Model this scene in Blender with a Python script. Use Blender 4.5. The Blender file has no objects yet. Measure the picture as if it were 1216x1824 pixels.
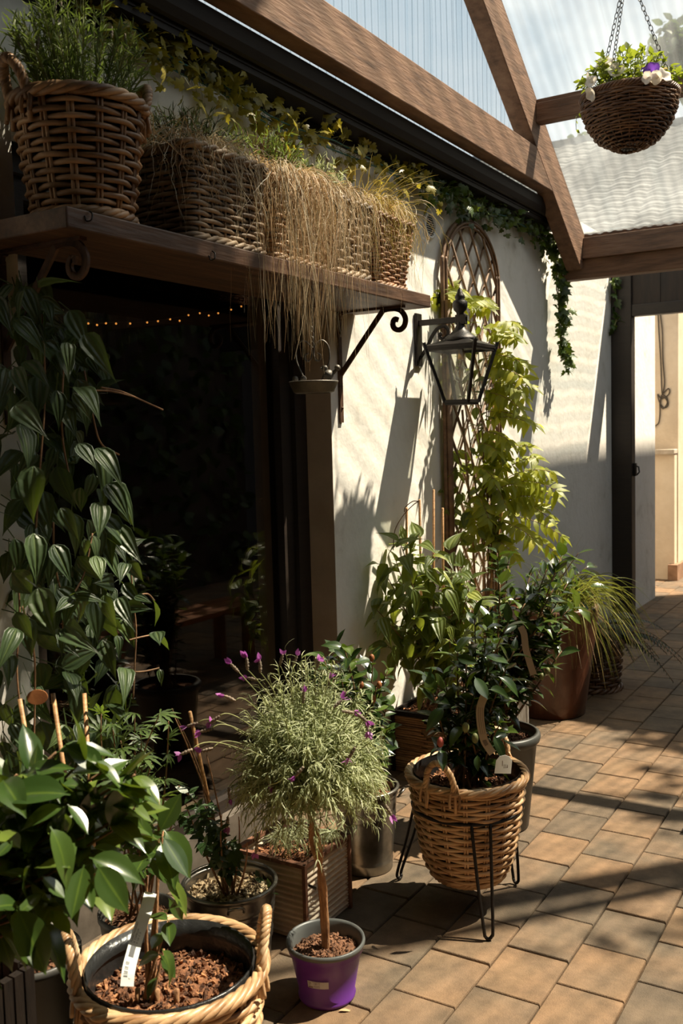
import bpy, math, random
import numpy as np
from mathutils import Vector, Matrix
rng = np.random.default_rng(11)
random.seed(5)
SC = bpy.context.scene
COL = SC.collection
PI = math.pi
# ------------------------------------------------------------------ camera
F_PX = 1712.6
YAW, PITCH, ROLL = .549463, -.080248, -.027378
CAM = np.array([0., 0., 1.55])
def _axes():
    cy, sy = math.cos(YAW), math.sin(YAW)
    w = np.array([-sy*math.cos(PITCH), cy*math.cos(PITCH), math.sin(PITCH)])
    r = np.array([cy, sy, 0.]); u = np.cross(r, w)
    c, s = math.cos(ROLL), math.sin(ROLL)
    return r*c+u*s, -r*s+u*c, w
AR, AU, AW = _axes()
def ray(x, y): return AR*(x-608)/F_PX - AU*(y-912)/F_PX + AW
def dp(x, y, d): return CAM + ray(x, y)*d
def onx(x, y, X): d = ray(x, y); return CAM + d*(X/d[0])
def ony(x, y, Y): d = ray(x, y); return CAM + d*(Y/d[1])
def onz(x, y, Z): d = ray(x, y); return CAM + d*((Z-CAM[2])/d[2])
A = lambda *a: np.array(a, float)
def nrm(v):
    v = np.asarray(v, float)
    return v/np.maximum(np.linalg.norm(v, axis=-1, keepdims=True), 1e-9)

# ------------------------------------------------------------------ mesh building
class MB:
    def __init__(s, keep=None): s.V = []; s.F = []; s.U = []; s.n = 0; s.keep = keep
    def add(s, V, F, U=None):
        V = np.asarray(V, float).reshape(-1, 3)
        if len(V) == 0: return s
        if isinstance(F, np.ndarray): Fs = [F]
        else:
            by = {}
            for f in F: by.setdefault(len(f), []).append(f)
            Fs = [np.array(v, int) for v in by.values()]
        for f in Fs: s.F.append(f+s.n)
        s.V.append(V); s.U.append(np.zeros((len(V), 2)) if U is None else np.asarray(U, float)); s.n += len(V)
        return s
    def put(s, t): return s.add(*t)
    def build(s, name, mat, parent=None, smooth=True, kind=None, bevel=0):
        V = np.concatenate(s.V); U = np.concatenate(s.U)
        if s.keep: V[:, 0] = np.maximum(V[:, 0], s.keep)      # leaves and stems lie against the wall, not in it
        off = world_loc(parent) if parent else np.zeros(3)
        me = bpy.data.meshes.new(name)
        me.vertices.add(len(V)); me.vertices.foreach_set('co', (V-off).astype(np.float32).ravel())
        idx = np.concatenate([f.ravel() for f in s.F])
        tot = np.concatenate([np.full(len(f), f.shape[1]) for f in s.F])
        st = np.concatenate([[0], np.cumsum(tot)[:-1]])
        me.loops.add(len(idx)); me.loops.foreach_set('vertex_index', idx.astype(np.int32))
        me.polygons.add(len(tot)); me.polygons.foreach_set('loop_start', st.astype(np.int32))
        me.polygons.foreach_set('use_smooth', np.full(len(tot), smooth))
        uv = me.uv_layers.new(name='UVMap')
        uv.data.foreach_set('uv', U[idx].astype(np.float32).ravel())
        me.update(calc_edges=True); me.validate()
        me.materials.append(mat)
        o = bpy.data.objects.new(name, me); COL.objects.link(o)
        if parent: o.parent = parent
        if kind: o['kind'] = kind
        if bevel:
            b = o.modifiers.new('bevel', 'BEVEL'); b.width = bevel; b.segments = 2; b.limit_method = 'ANGLE'; b.angle_limit = .6
        return o
def world_loc(o):
    p = np.zeros(3)
    while o is not None: p += np.array(o.location); o = o.parent
    return p
def tag(o, label, cat, group=None):
    o['label'] = label; o['category'] = cat
    if group: o['group'] = group
    return o
def thing(name, label, cat, loc, group=None):
    o = bpy.data.objects.new(name, None); COL.objects.link(o); o.location = tuple(float(v) for v in loc)
    o.empty_display_size = .05
    return tag(o, label, cat, group)
def copy_tree(o, dloc, label, parent=None):
    c = o.copy(); COL.objects.link(c)
    if parent: c.parent = parent
    else:
        c.location = tuple(np.array(o.location)+np.array(dloc))
        if label: c['label'] = label
    for ch in list(o.children): copy_tree(ch, None, None, c)
    return c

def box(x0, x1, y0, y1, z0, z1):
    V = [(x, y, z) for z in (z0, z1) for y in (y0, y1) for x in (x0, x1)]
    return V, [(0, 2, 3, 1), (4, 5, 7, 6), (0, 1, 5, 4), (2, 6, 7, 3), (0, 4, 6, 2), (1, 3, 7, 5)]
def prism(poly, a, b, axis):
    """polygon in the two other axes, extruded a..b along axis (0,1,2)"""
    V = []; n = len(poly)
    for t in (a, b):
        for p in poly:
            q = list(p); q.insert(axis, t); V.append(q)
    F = [tuple(range(n)), tuple(range(2*n-1, n-1, -1))]
    F += [(i, i+n, (i+1) % n+n, (i+1) % n) for i in range(n)]
    return V, F
def bar(p, q, w, h, up=(0, 0, 1)):
    p, q = np.asarray(p, float), np.asarray(q, float); t = nrm(q-p)
    s = nrm(np.cross(t, up)); u = np.cross(s, t)
    V = [c+a*s*w/2+b*u*h/2 for c in (p, q) for a, b in ((-1, -1), (1, -1), (1, 1), (-1, 1))]
    return V, [(3, 2, 1, 0), (4, 5, 6, 7), (0, 1, 5, 4), (1, 2, 6, 5), (2, 3, 7, 6), (3, 0, 4, 7)]
def tube(P, r, k=6, closed=False, cap=True, ref=None):
    P = np.asarray(P, float); n = len(P)
    r = np.full(n, r) if np.isscalar(r) else np.asarray(r, float)
    T = nrm(np.roll(P, -1, 0)-np.roll(P, 1, 0)) if closed else nrm(np.gradient(P, axis=0))
    if ref is not None:
        S = nrm(np.cross(T, np.asarray(ref, float)))
    else:
        S = np.zeros((n, 3)); t0 = T[0]; a = A(0, 0, 1) if abs(t0[2]) < .9 else A(1, 0, 0)
        s = nrm(np.cross(t0, a))
        for i in range(n):
            s = s-T[i]*(s@T[i]); s = s/max(np.linalg.norm(s), 1e-9); S[i] = s
    N = np.cross(S, T)
    an = np.arange(k)*2*PI/k
    V = P[:, None]+r[:, None, None]*(np.cos(an)[None, :, None]*S[:, None]+np.sin(an)[None, :, None]*N[:, None])
    U = np.stack(np.broadcast_arrays(an[None]/(2*PI), np.linspace(0, 1, n)[:, None]), -1)
    i = np.arange(n if closed else n-1)[:, None]; j = np.arange(k)[None]
    i2 = (i+1) % n; j2 = (j+1) % k
    F = np.stack(np.broadcast_arrays(i*k+j, i2*k+j, i2*k+j2, i*k+j2), -1).reshape(-1, 4)
    F = [tuple(f) for f in F] if (cap and not closed) else F
    if cap and not closed: F += [tuple(range(k)), tuple(range((n-1)*k+k-1, (n-1)*k-1, -1))]
    return V.reshape(-1, 3), F, U.reshape(-1, 2)
def lathe(prof, c, n=48, lobes=None):
    prof = np.asarray(prof, float); m = len(prof); th = np.arange(n)*2*PI/n
    R = prof[:, 0][:, None]*np.ones(n)[None]
    V = np.stack([c[0]+R*np.cos(th), c[1]+R*np.sin(th), c[2]+prof[:, 1][:, None]*np.ones(n)], -1).reshape(-1, 3)
    i = np.arange(m-1)[:, None]; j = np.arange(n)[None]; j2 = (j+1) % n
    F = np.stack(np.broadcast_arrays(i*n+j, i*n+j2, (i+1)*n+j2, (i+1)*n+j), -1).reshape(-1, 4)
    U = np.stack(np.broadcast_arrays(th[None]/(2*PI), np.linspace(0, 1, m)[:, None]), -1).reshape(-1, 2)
    return V, F, U
def ball(c, r, n=10, s=(1, 1, 1)):
    V, F, U = lathe([(math.sin(t)*r, -math.cos(t)*r) for t in np.linspace(.02, PI-.02, n)], (0, 0, 0), n+4)
    return V*np.array(s)+np.array(c), F, U
def bez(p0, p1, p2, n=10):
    t = np.linspace(0, 1, n)[:, None]
    return (1-t)**2*np.asarray(p0, float)+2*t*(1-t)*np.asarray(p1, float)+t*t*np.asarray(p2, float)
def smooth_path(pts, n=40):
    P = np.asarray(pts, float); m = len(P)
    Q = np.vstack([2*P[0]-P[1], P, 2*P[-1]-P[-2]])
    out = []
    for u in np.linspace(0, m-1-1e-6, n):
        i = int(u); t = u-i; a, b, c, d = Q[i], Q[i+1], Q[i+2], Q[i+3]
        out.append(.5*((2*b)+(-a+c)*t+(2*a-5*b+4*c-d)*t*t+(-a+3*b-3*c+d)*t**3))
    return np.array(out)
def ribbons(B0, B1, B2, w, segs=7, side=None, taper=True):
    B0, B1, B2 = (np.asarray(b, float)[:, None] for b in (B0, B1, B2)); n = len(B0)
    t = np.linspace(0, 1, segs+1)[None, :, None]
    P = (1-t)**2*B0+2*t*(1-t)*B1+t*t*B2
    T = nrm(2*(1-t)*(B1-B0)+2*t*(B2-B1))
    if side is None:
        a = rng.uniform(0, 2*PI, n); side = np.stack([np.cos(a), np.sin(a), .3*np.sin(3*a)], -1)
    S = nrm(np.cross(T, np.broadcast_to(side[:, None], T.shape)))
    w = np.broadcast_to(np.asarray(w, float), (n,))[:, None, None]
    ww = w*((1-t**3)*.95+.05 if taper else 1)
    V = np.stack([P-S*ww/2, P+S*ww/2], 2)
    U = np.zeros((n, segs+1, 2, 2)); U[..., 1, 0] = 1; U[..., 1] = t
    b = (np.arange(n)*(segs+1)*2)[:, None]+np.arange(segs)[None]*2
    F = np.stack([b, b+1, b+3, b+2], -1).reshape(-1, 4)
    return V.reshape(-1, 3), F, U.reshape(-1, 2)

# ------------------------------------------------------------------ leaves
def leaf_t(prof, cols=5, fold=.25, curl=.25, wave=0.):
    prof = np.array(prof, float); V = []; U = []; m = len(prof)
    xs = np.linspace(-1, 1, cols)
    for t, w in prof:
        for x in xs:
            V.append((x*w, t, fold*abs(x)*w-curl*t*t+wave*math.sin(t*14+2*x)*w*abs(x))); U.append((x*.5+.5, t))
    F = [(i*cols+j, i*cols+j+1, (i+1)*cols+j+1, (i+1)*cols+j) for i in range(m-1) for j in range(cols-1)]
    return np.array(V), np.array(F), np.array(U)
CAMELLIA = leaf_t([(0, .012), (.07, .018), (.11, .07), (.2, .145), (.34, .205), (.5, .222), (.66, .20), (.8, .14), (.9, .075), (.97, .028), (1.03, .004)], 5, .34, .10, .03)
ARMANDII = leaf_t([(0, .015), (.05, .1), (.13, .2), (.28, .25), (.48, .215), (.68, .14), (.85, .06), (.95, .022), (1.05, .004)], 5, .28, .3, .04)
SMALL = leaf_t([(0, .02), (.2, .17), (.5, .22), (.8, .11), (1, .01)], 3, .25, .2)
NEEDLE = leaf_t([(0, .03), (.3, .06), (.7, .05), (1, .008)], 2, 0, .2)
LAVLEAF = leaf_t([(0, .03), (.25, .062), (.6, .055), (.85, .04), (1, .008)], 3, .35, .75)
LEAFLET = leaf_t([(0, .02), (.15, .12), (.4, .17), (.7, .1), (1, .01)], 3, .2, .3)
def ivy_t(deep=.45):
    pts = [(0, 0), (.18, -.12), (.42, -.02), (.5, .22), (.3, .3), (.38, .62), (.16, .6), (0, 1.0)]
    R = pts[1:]; L = [(-x, y) for x, y in R[:-1]][::-1]
    out = [pts[0]]+R+L
    V = [(0, .33, .06)]+[(x, y, -.25*(y-.3)**2-.35*x*x) for x, y in out]
    n = len(out); F = [(0, 1+i, 1+(i+1) % n) for i in range(n)]
    U = [(.5+v[0], v[1]) for v in V]
    return np.array(V), np.array(F), np.array(U)
IVY = ivy_t()
def palm_t():
    Vs, Fs, Us = [], [], []; n = 0
    for a, l in ((-110, .5), (-62, .8), (-28, .95), (0, 1.05), (28, .95), (62, .8), (110, .5)):
        V, F, U = leaf_t([(0, .02), (.3, .09), (.45, .06), (.55, .11), (.8, .05), (1, .004)], 3, .3, .2)
        V = V*l; c, s = math.cos(math.radians(a)), math.sin(math.radians(a))
        V = np.stack([V[:, 0]*c+V[:, 1]*s, -V[:, 0]*s+V[:, 1]*c, V[:, 2]], -1)
        Vs.append(V); Fs.append(F+n); Us.append(U); n += len(V)
    return np.concatenate(Vs), np.concatenate(Fs), np.concatenate(Us)
PALM = palm_t()
def place(t, base, dr, up, L, W=1.):
    V, F, U = t; base = np.asarray(base, float).reshape(-1, 3); n = len(base)
    y = nrm(np.broadcast_to(np.asarray(dr, float), (n, 3))); up = np.broadcast_to(np.asarray(up, float), (n, 3))
    x = nrm(np.cross(y, up)); z = np.cross(x, y)
    L = np.broadcast_to(np.asarray(L, float), (n,))[:, None, None]; W = np.broadcast_to(np.asarray(W, float), (n,))[:, None, None]
    P = base[:, None]+L*(V[None, :, :1]*W*x[:, None]+V[None, :, 1:2]*y[:, None]+V[None, :, 2:]*z[:, None])
    FF = (F[None]+(np.arange(n)*len(V))[:, None, None]).reshape(-1, F.shape[1])
    return P.reshape(-1, 3), FF, np.tile(U, (n, 1))
def variants(t, ks=((.6, -.06), (1., .0), (1.3, .22), (1., .4))):
    V, F, U = t; out = []
    for f, c in ks:
        W = V.copy(); W[:, 2] = V[:, 2]*f-c*V[:, 1]**2*np.sign(1)+.05*np.sin(V[:, 1]*3.)*V[:, 0]*(c-.1); out.append((W, F, U))
    return out
def place_var(mb, ts, base, dr, up, L, W=1.):
    base = np.asarray(base, float).reshape(-1, 3); n = len(base); k = rng.integers(0, len(ts), n)
    f = lambda a, m: np.broadcast_to(np.asarray(a, float), (n, 3))[m]; g = lambda a, m: np.broadcast_to(np.asarray(a, float), (n,))[m]
    for i, t in enumerate(ts):
        m = k == i
        if m.any(): mb.put(place(t, base[m], f(dr, m), f(up, m), g(L, m), g(W, m)))
def rnd(n, s=1.): return rng.normal(0, s, (n, 3))
def along(path, n, jitter=0.):
    u = np.clip(np.linspace(0, 1, n)+rng.normal(0, jitter, n), 0, 1)*(len(path)-1)
    i = np.minimum(u.astype(int), len(path)-2); f = (u-i)[:, None]
    return path[i]*(1-f)+path[i+1]*f, nrm(path[i+1]-path[i])
def stem_leaves(lv, path, t, spacing, L, start=.2, ang=60, droop=.25, spread=.25, up=(0, 0, 1), W=1.):
    path = path[int(start*len(path)):]
    ln = np.linalg.norm(np.diff(path, axis=0), axis=1).sum(); n = max(3, int(ln/spacing))
    P, T = along(path, n, .3/n)
    ph = np.arange(n)*2.4+rng.uniform(0, 6)
    a = nrm(np.cross(T, A(.31, .52, .2)+0*T)); b = np.cross(T, a)
    rad = a*np.cos(ph)[:, None]+b*np.sin(ph)[:, None]
    tt = np.linspace(0, 1, n)[:, None]
    ca = np.cos(np.radians(ang)); sa = np.sin(np.radians(ang))
    d = T*(ca+tt**4*.8)+rad*sa+rnd(n, spread)-A(0, 0, droop)
    u = np.asarray(up, float)+rad*-.2+T*.5+rnd(n, .3)
    place_var(lv, VAR[id(t)], P, d, u, L*rng.uniform(.65, 1.15, n), W*rng.uniform(.85, 1.15, n))

VAR = {id(t): variants(t) for t in (CAMELLIA, ARMANDII, SMALL, LAVLEAF, PALM, LEAFLET, NEEDLE)}

# ------------------------------------------------------------------ materials
def newmat(name):
    m = bpy.data.materials.new(name); m.use_nodes = True; nt = m.node_tree; nt.nodes.clear()
    out = nt.nodes.new('ShaderNodeOutputMaterial'); return m, nt, out
def N(nt, t, **k):
    n = nt.nodes.new(t)
    for a, v in k.items():
        if a in n.inputs.keys(): n.inputs[a].default_value = v
        else: setattr(n, a, v)
    return n
def ramp(nt, stops):
    r = nt.nodes.new('ShaderNodeValToRGB'); e = r.color_ramp.elements
    while len(e) < len(stops): e.new(.5)
    for x, (p, c) in zip(e, stops): x.position = p; x.color = (*c, 1) if len(c) == 3 else c
    return r
def surf(name, c1, c2, scale=8., stretch=(1, 1, 1), rough=.7, bump=.2, detail=6., island=0., c3=None, metal=0., bscale=None, spec=.5, bdist=.01, lo=.35, hi=.65, coat=0.):
    m, nt, out = newmat(name); L = nt.links.new
    tc = N(nt, 'ShaderNodeTexCoord'); mp = N(nt, 'ShaderNodeMapping'); mp.inputs['Scale'].default_value = stretch
    L(tc.outputs['Object'], mp.inputs['Vector'])
    nz = N(nt, 'ShaderNodeTexNoise', Scale=scale, Detail=detail, Roughness=.6); L(mp.outputs[0], nz.inputs['Vector'])
    st = [(lo, c1), (hi, c2)] if c3 is None else [(lo, c1), ((lo+hi)/2, c2), (hi, c3)]
    cr = ramp(nt, st); fac = nz.outputs[0]
    if island:
        g = N(nt, 'ShaderNodeNewGeometry'); mx = N(nt, 'ShaderNodeMath', operation='MULTIPLY_ADD')
        L(g.outputs['Random Per Island'], mx.inputs[0]); mx.inputs[1].default_value = island
        sb = N(nt, 'ShaderNodeMath', operation='SUBTRACT'); L(nz.outputs[0], sb.inputs[0]); sb.inputs[1].default_value = island/2
        L(sb.outputs[0], mx.inputs[2]); fac = mx.outputs[0]
    L(fac, cr.inputs[0])
    b = N(nt, 'ShaderNodeBsdfPrincipled', Roughness=rough, Metallic=metal); L(cr.outputs[0], b.inputs['Base Color'])
    b.inputs['Specular IOR Level'].default_value = spec; b.inputs['Coat Weight'].default_value = coat
    if bump:
        n2 = N(nt, 'ShaderNodeTexNoise', Scale=bscale or scale*3, Detail=5.); L(mp.outputs[0], n2.inputs['Vector'])
        bp = N(nt, 'ShaderNodeBump', Strength=bump, Distance=bdist); L(n2.outputs[0], bp.inputs['Height']); L(bp.outputs[0], b.inputs['Normal'])
    L(b.outputs[0], out.inputs[0])
    return m
def leafmat(name, c1, c2, rough=.4, trans=.3, tcol=None, mid=.35, veins=7, vb=.25, spec=.5, c3=None, long=False):
    m, nt, out = newmat(name); L = nt.links.new
    g = N(nt, 'ShaderNodeNewGeometry'); cr = ramp(nt, [(0, c1), (.75, c2), (1, c3 or c2)]); L(g.outputs['Random Per Island'], cr.inputs[0])
    uv = N(nt, 'ShaderNodeUVMap'); sp = N(nt, 'ShaderNodeSeparateXYZ'); L(uv.outputs[0], sp.inputs[0])
    s = N(nt, 'ShaderNodeMath', operation='SUBTRACT'); L(sp.outputs[0], s.inputs[0]); s.inputs[1].default_value = .5
    ab = N(nt, 'ShaderNodeMath', operation='ABSOLUTE'); L(s.outputs[0], ab.inputs[0])
    mr = N(nt, 'ShaderNodeMapRange'); L(ab.outputs[0], mr.inputs[0]); mr.inputs[1].default_value = .02; mr.inputs[2].default_value = .06; mr.inputs[3].default_value = mid; mr.inputs[4].default_value = 0
    mx = N(nt, 'ShaderNodeMix', data_type='RGBA'); L(mr.outputs[0], mx.inputs[0]); L(cr.outputs[0], mx.inputs[6]); mx.inputs[7].default_value = (c2[0]*2+.03, c2[1]*1.6+.05, c2[2]*1.4, 1)
    b = N(nt, 'ShaderNodeBsdfPrincipled', Roughness=rough); b.inputs['Specular IOR Level'].default_value = spec; L(mx.outputs[2], b.inputs['Base Color'])
    if vb:
        k = N(nt, 'ShaderNodeMath', operation='MULTIPLY_ADD'); L(ab.outputs[0], k.inputs[0]); k.inputs[1].default_value = -.9
        if not long: L(sp.outputs[1], k.inputs[2])
        k2 = N(nt, 'ShaderNodeMath', operation='MULTIPLY'); L(k.outputs[0], k2.inputs[0]); k2.inputs[1].default_value = veins*6.28
        sn = N(nt, 'ShaderNodeMath', operation='SINE'); L(k2.outputs[0], sn.inputs[0])
        bp = N(nt, 'ShaderNodeBump', Strength=vb, Distance=.004); L(sn.outputs[0], bp.inputs['Height']); L(bp.outputs[0], b.inputs['Normal'])
    t = N(nt, 'ShaderNodeBsdfTranslucent'); t.inputs[0].default_value = (*(tcol or (c2[0]*2.2, c2[1]*2.2, c2[2]*.8)), 1)
    ms = N(nt, 'ShaderNodeMixShader'); ms.inputs[0].default_value = trans; L(b.outputs[0], ms.inputs[1]); L(t.outputs[0], ms.inputs[2]); L(ms.outputs[0], out.inputs[0])
    return m
def plain(name, c, rough=.5, metal=0., spec=.5, emit=None, es=1.):
    m, nt, out = newmat(name); b = N(nt, 'ShaderNodeBsdfPrincipled', Roughness=rough, Metallic=metal); b.inputs['Base Color'].default_value = (*c, 1); b.inputs['Specular IOR Level'].default_value = spec
    if emit: b.inputs['Emission Color'].default_value = (*emit, 1); b.inputs['Emission Strength'].default_value = es
    nt.links.new(b.outputs[0], out.inputs[0]); return m
def schlick(nt):
    lw = N(nt, 'ShaderNodeLayerWeight', Blend=.5); p = N(nt, 'ShaderNodeMath', operation='POWER'); nt.links.new(lw.outputs['Facing'], p.inputs[0]); p.inputs[1].default_value = 5.
    a = N(nt, 'ShaderNodeMath', operation='MULTIPLY_ADD'); nt.links.new(p.outputs[0], a.inputs[0]); a.inputs[1].default_value = .96; a.inputs[2].default_value = .04; return a
def glassmat(name, tint, refl_rough=.02, boost=1., base=.0):
    m, nt, out = newmat(name); L = nt.links.new
    tr = N(nt, 'ShaderNodeBsdfTransparent'); tr.inputs[0].default_value = (*tint, 1)
    gl = N(nt, 'ShaderNodeBsdfGlossy', Roughness=refl_rough)
    fr = schlick(nt); mm = N(nt, 'ShaderNodeMath', operation='MULTIPLY_ADD'); L(fr.outputs[0], mm.inputs[0]); mm.inputs[1].default_value = boost; mm.inputs[2].default_value = base; mm.use_clamp = True
    ms = N(nt, 'ShaderNodeMixShader'); L(mm.outputs[0], ms.inputs[0]); L(tr.outputs[0], ms.inputs[1]); L(gl.outputs[0], ms.inputs[2]); L(ms.outputs[0], out.inputs[0]); return m
def sheetmat(name, streak=(16, .5, .5)):
    m, nt, out = newmat(name); L = nt.links.new
    lw = N(nt, 'ShaderNodeLayerWeight', Blend=.5)
    cr = ramp(nt, [(0, (1., 1., 1.)), (.05, (.97, .98, .98)), (.13, (.66, .68, .68)), (.22, (.68, .71, .72)), (.5, (.72, .77, .79)), (.9, (.4, .46, .49))]); L(lw.outputs['Facing'], cr.inputs[0])
    tc = N(nt, 'ShaderNodeTexCoord'); nz = N(nt, 'ShaderNodeTexNoise', Scale=3., Detail=4.); L(tc.outputs['Object'], nz.inputs['Vector'])
    mp = N(nt, 'ShaderNodeMapping'); mp.inputs['Scale'].default_value = streak; L(tc.outputs['Object'], mp.inputs['Vector'])
    ns = N(nt, 'ShaderNodeTexNoise', Scale=1., Detail=3.); L(mp.outputs[0], ns.inputs['Vector']); rs = ramp(nt, [(.36, (.86, .90, .92)), (.5, (1, 1, 1))]); L(ns.outputs[0], rs.inputs[0])   # algae and dust streaks down the flutes
    mu = N(nt, 'ShaderNodeMix', data_type='RGBA', blend_type='MULTIPLY'); mu.inputs[0].default_value = 1; L(cr.outputs[0], mu.inputs[6]); L(rs.outputs[0], mu.inputs[7])
    tr = N(nt, 'ShaderNodeBsdfTransparent'); L(mu.outputs[2], tr.inputs[0])
    df = N(nt, 'ShaderNodeBsdfTranslucent'); df.inputs[0].default_value = (.85, .9, .92, 1)
    gl = N(nt, 'ShaderNodeBsdfGlossy', Roughness=.12)
    mr = N(nt, 'ShaderNodeMapRange'); L(nz.outputs[0], mr.inputs[0]); mr.inputs[1].default_value = .35; mr.inputs[2].default_value = .75; mr.inputs[3].default_value = .05; mr.inputs[4].default_value = .15
    a = N(nt, 'ShaderNodeMixShader'); L(mr.outputs[0], a.inputs[0]); L(tr.outputs[0], a.inputs[1]); L(df.outputs[0], a.inputs[2])
    fr = schlick(nt)
    f2 = N(nt, 'ShaderNodeMath', operation='MULTIPLY'); L(fr.outputs[0], f2.inputs[0]); f2.inputs[1].default_value = .6
    b = N(nt, 'ShaderNodeMixShader'); L(f2.outputs[0], b.inputs[0]); L(a.outputs[0], b.inputs[1]); L(gl.outputs[0], b.inputs[2]); L(b.outputs[0], out.inputs[0]); return m

def slatemat(name):
    m, nt, out = newmat(name); L = nt.links.new
    tc = N(nt, 'ShaderNodeTexCoord'); wv = N(nt, 'ShaderNodeTexWave', Scale=1.6, Distortion=5.5, Detail=2.5); wv.bands_direction = 'Y'  # wavy bands: refraction through the clear sheet, put into the tile colour
    mp = N(nt, 'ShaderNodeMapping'); mp.inputs['Scale'].default_value = (1.6, 2.2, 1); L(tc.outputs['Object'], mp.inputs['Vector']); L(mp.outputs[0], wv.inputs['Vector'])
    nz = N(nt, 'ShaderNodeTexNoise', Scale=.7, Detail=4.); L(tc.outputs['Object'], nz.inputs['Vector'])
    ad = N(nt, 'ShaderNodeMath', operation='MULTIPLY_ADD'); L(nz.outputs[0], ad.inputs[0]); ad.inputs[1].default_value = 1.2; L(wv.outputs[1], ad.inputs[2])
    cr = ramp(nt, [(.45, (.045, .045, .043)), (.95, (.12, .118, .112)), (1.5, (.26, .255, .24))]); md = N(nt, 'ShaderNodeMath', operation='MULTIPLY'); L(ad.outputs[0], md.inputs[0]); md.inputs[1].default_value = .62; L(md.outputs[0], cr.inputs[0])
    b = N(nt, 'ShaderNodeBsdfPrincipled', Roughness=.8); L(cr.outputs[0], b.inputs['Base Color']); L(b.outputs[0], out.inputs[0]); return m
M = {}
M['plaster'] = surf('white plaster', (.56, .52, .45), (.77, .74, .67), 5, rough=.9, bump=.5, bscale=26, bdist=.006, c3=(.82, .79, .73), lo=.25, hi=.55)
M['beige'] = surf('beige render', (.62, .50, .36), (.72, .60, .45), 4, rough=.9, bump=.25, bscale=40)
M['reveal'] = surf('painted reveal', (.46, .37, .28), (.58, .48, .38), 5, rough=.85, bump=.35, bscale=20)
M['frame'] = surf('dark stained frame', (0.013, 0.008, 0.005), (0.021, 0.013, 0.008), 10, (1, 1, 6), rough=.55, bump=.1)
M['timber'] = surf('brown stained timber', (0.080, 0.040, 0.021), (0.176, 0.094, 0.053), 4.5, (3.200, 0.960, 7.200), rough=.72, bump=.3, c3=(0.232, 0.136, 0.080), bscale=14, lo=.3, hi=.72)
M['timber_x'] = surf('brown stained cross timber', (0.068, 0.036, 0.019), (0.160, 0.086, 0.048), 4.5, (1, 7, 9), rough=.72, bump=.3, c3=(0.200, 0.116, 0.068), bscale=14, lo=.3, hi=.72)
M['gutter'] = surf('dark brown painted fascia', (.006, .004, .003), (.013, .009, .006), 3, (3, 1, 6), rough=.6, bump=.08, spec=.3)
M['boards'] = surf('dark boards', (0.013, 0.008, 0.005), (0.030, 0.017, 0.010), 5, (4.800, 0.600, 0.600), rough=.7, bump=.2)
M['shelf'] = surf('dark oak shelf', (.040, .019, .010), (.10, .050, .026), 3.5, (6.75, .75, 6.75), rough=.55, bump=.25, c3=(.19, .105, .058), lo=.3, hi=.75)
M['iron'] = surf('black iron', (0.007, 0.006, 0.005), (0.018, 0.014, 0.012), 40, rough=.45, bump=.15, metal=.4)
M['rustiron'] = surf('rusty brown iron', (.05, .026, .016), (.13, .065, .035), 25, rough=.6, bump=.15, metal=.3)
M['grey_metal'] = surf('grey cast metal', (.10, .09, .075), (.16, .145, .12), 30, rough=.5, bump=.15, metal=.35)
M['zinc'] = surf('galvanised zinc', (.19, .175, .15), (.32, .30, .265), 14, rough=.32, bump=.12, metal=.9, bscale=18)
M['wicker'] = surf('golden wicker', (.115, .055, .022), (.29, .16, .072), 9, rough=.5, bump=.2, c3=(.46, .28, .145), bscale=60, bdist=.003, lo=.3, hi=.7, island=.25)
M['wicker_front'] = surf('pale honey wicker', (.26, .14, .062), (.55, .345, .18), 9, rough=.42, bump=.2, c3=(.76, .54, .33), bscale=60, bdist=.003, lo=.3, hi=.7, island=.25)
M['wicker_grey'] = surf('weathered wicker', (.085, .052, .028), (.22, .145, .082), 9, rough=.6, bump=.2, c3=(.38, .27, .165), bscale=60, bdist=.003, lo=.3, hi=.7, island=.25)
M['wicker_red'] = surf('reddish wicker', (.13, .055, .024), (.31, .155, .075), 9, rough=.55, bump=.2, c3=(.45, .26, .14), bscale=60, bdist=.003, lo=.3, hi=.7, island=.25)
M['rattan'] = surf('dark rattan', (.05, .022, .010), (.14, .066, .030), 16, rough=.4, bump=.2, c3=(.24, .125, .06), bscale=60, bdist=.003, lo=.3, hi=.72)
M['liner'] = surf('black plastic liner', (.010, .010, .010), (.02, .02, .02), 10, rough=.3, bump=.6, bscale=20)
M['soil'] = surf('dark compost', (.035, .016, .008), (.16, .075, .038), 60, rough=.95, bump=.8, c3=(.30, .15, .08), island=.35, bscale=120, lo=.3, hi=.75)
M['bark'] = surf('bark mulch', (.045, .018, .008), (.20, .080, .034), 45, rough=.9, bump=.6, c3=(.52, .25, .11), island=.5, bscale=90, lo=.32, hi=.85)
M['grit'] = surf('gritty compost', (.09, .055, .028), (.34, .25, .14), 50, rough=.95, bump=.6, c3=(.62, .50, .32), island=.5, bscale=120, lo=.3, hi=.7)
M['purple'] = surf('purple plastic', (.105, .022, .21), (.13, .03, .26), 6, rough=.38, bump=.03)
M['grey_plastic'] = surf('grey plastic', (.075, .08, .078), (.10, .105, .10), 8, rough=.42, bump=.05)
M['darkpot'] = surf('charcoal plastic', (.040, .040, .036), (.065, .063, .056), 7, rough=.45, bump=.05)
M['urn'] = surf('brown glaze', (.035, .012, .007), (.085, .028, .014), 3.5, (2.5, 2.5, .7), rough=.28, bump=.25, c3=(.17, .075, .042), bscale=9, lo=.3, hi=.75, coat=.3)
M['corr'] = surf('whitewashed corrugated metal', (.38, .29, .20), (.60, .49, .36), 10, rough=.7, bump=.2, c3=(.72, .62, .48), lo=.25, hi=.7)
M['corrw'] = surf('weathered galvanised ribs', (.42, .40, .36), (.62, .59, .54), 12, rough=.55, bump=.1, metal=.2)
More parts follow.
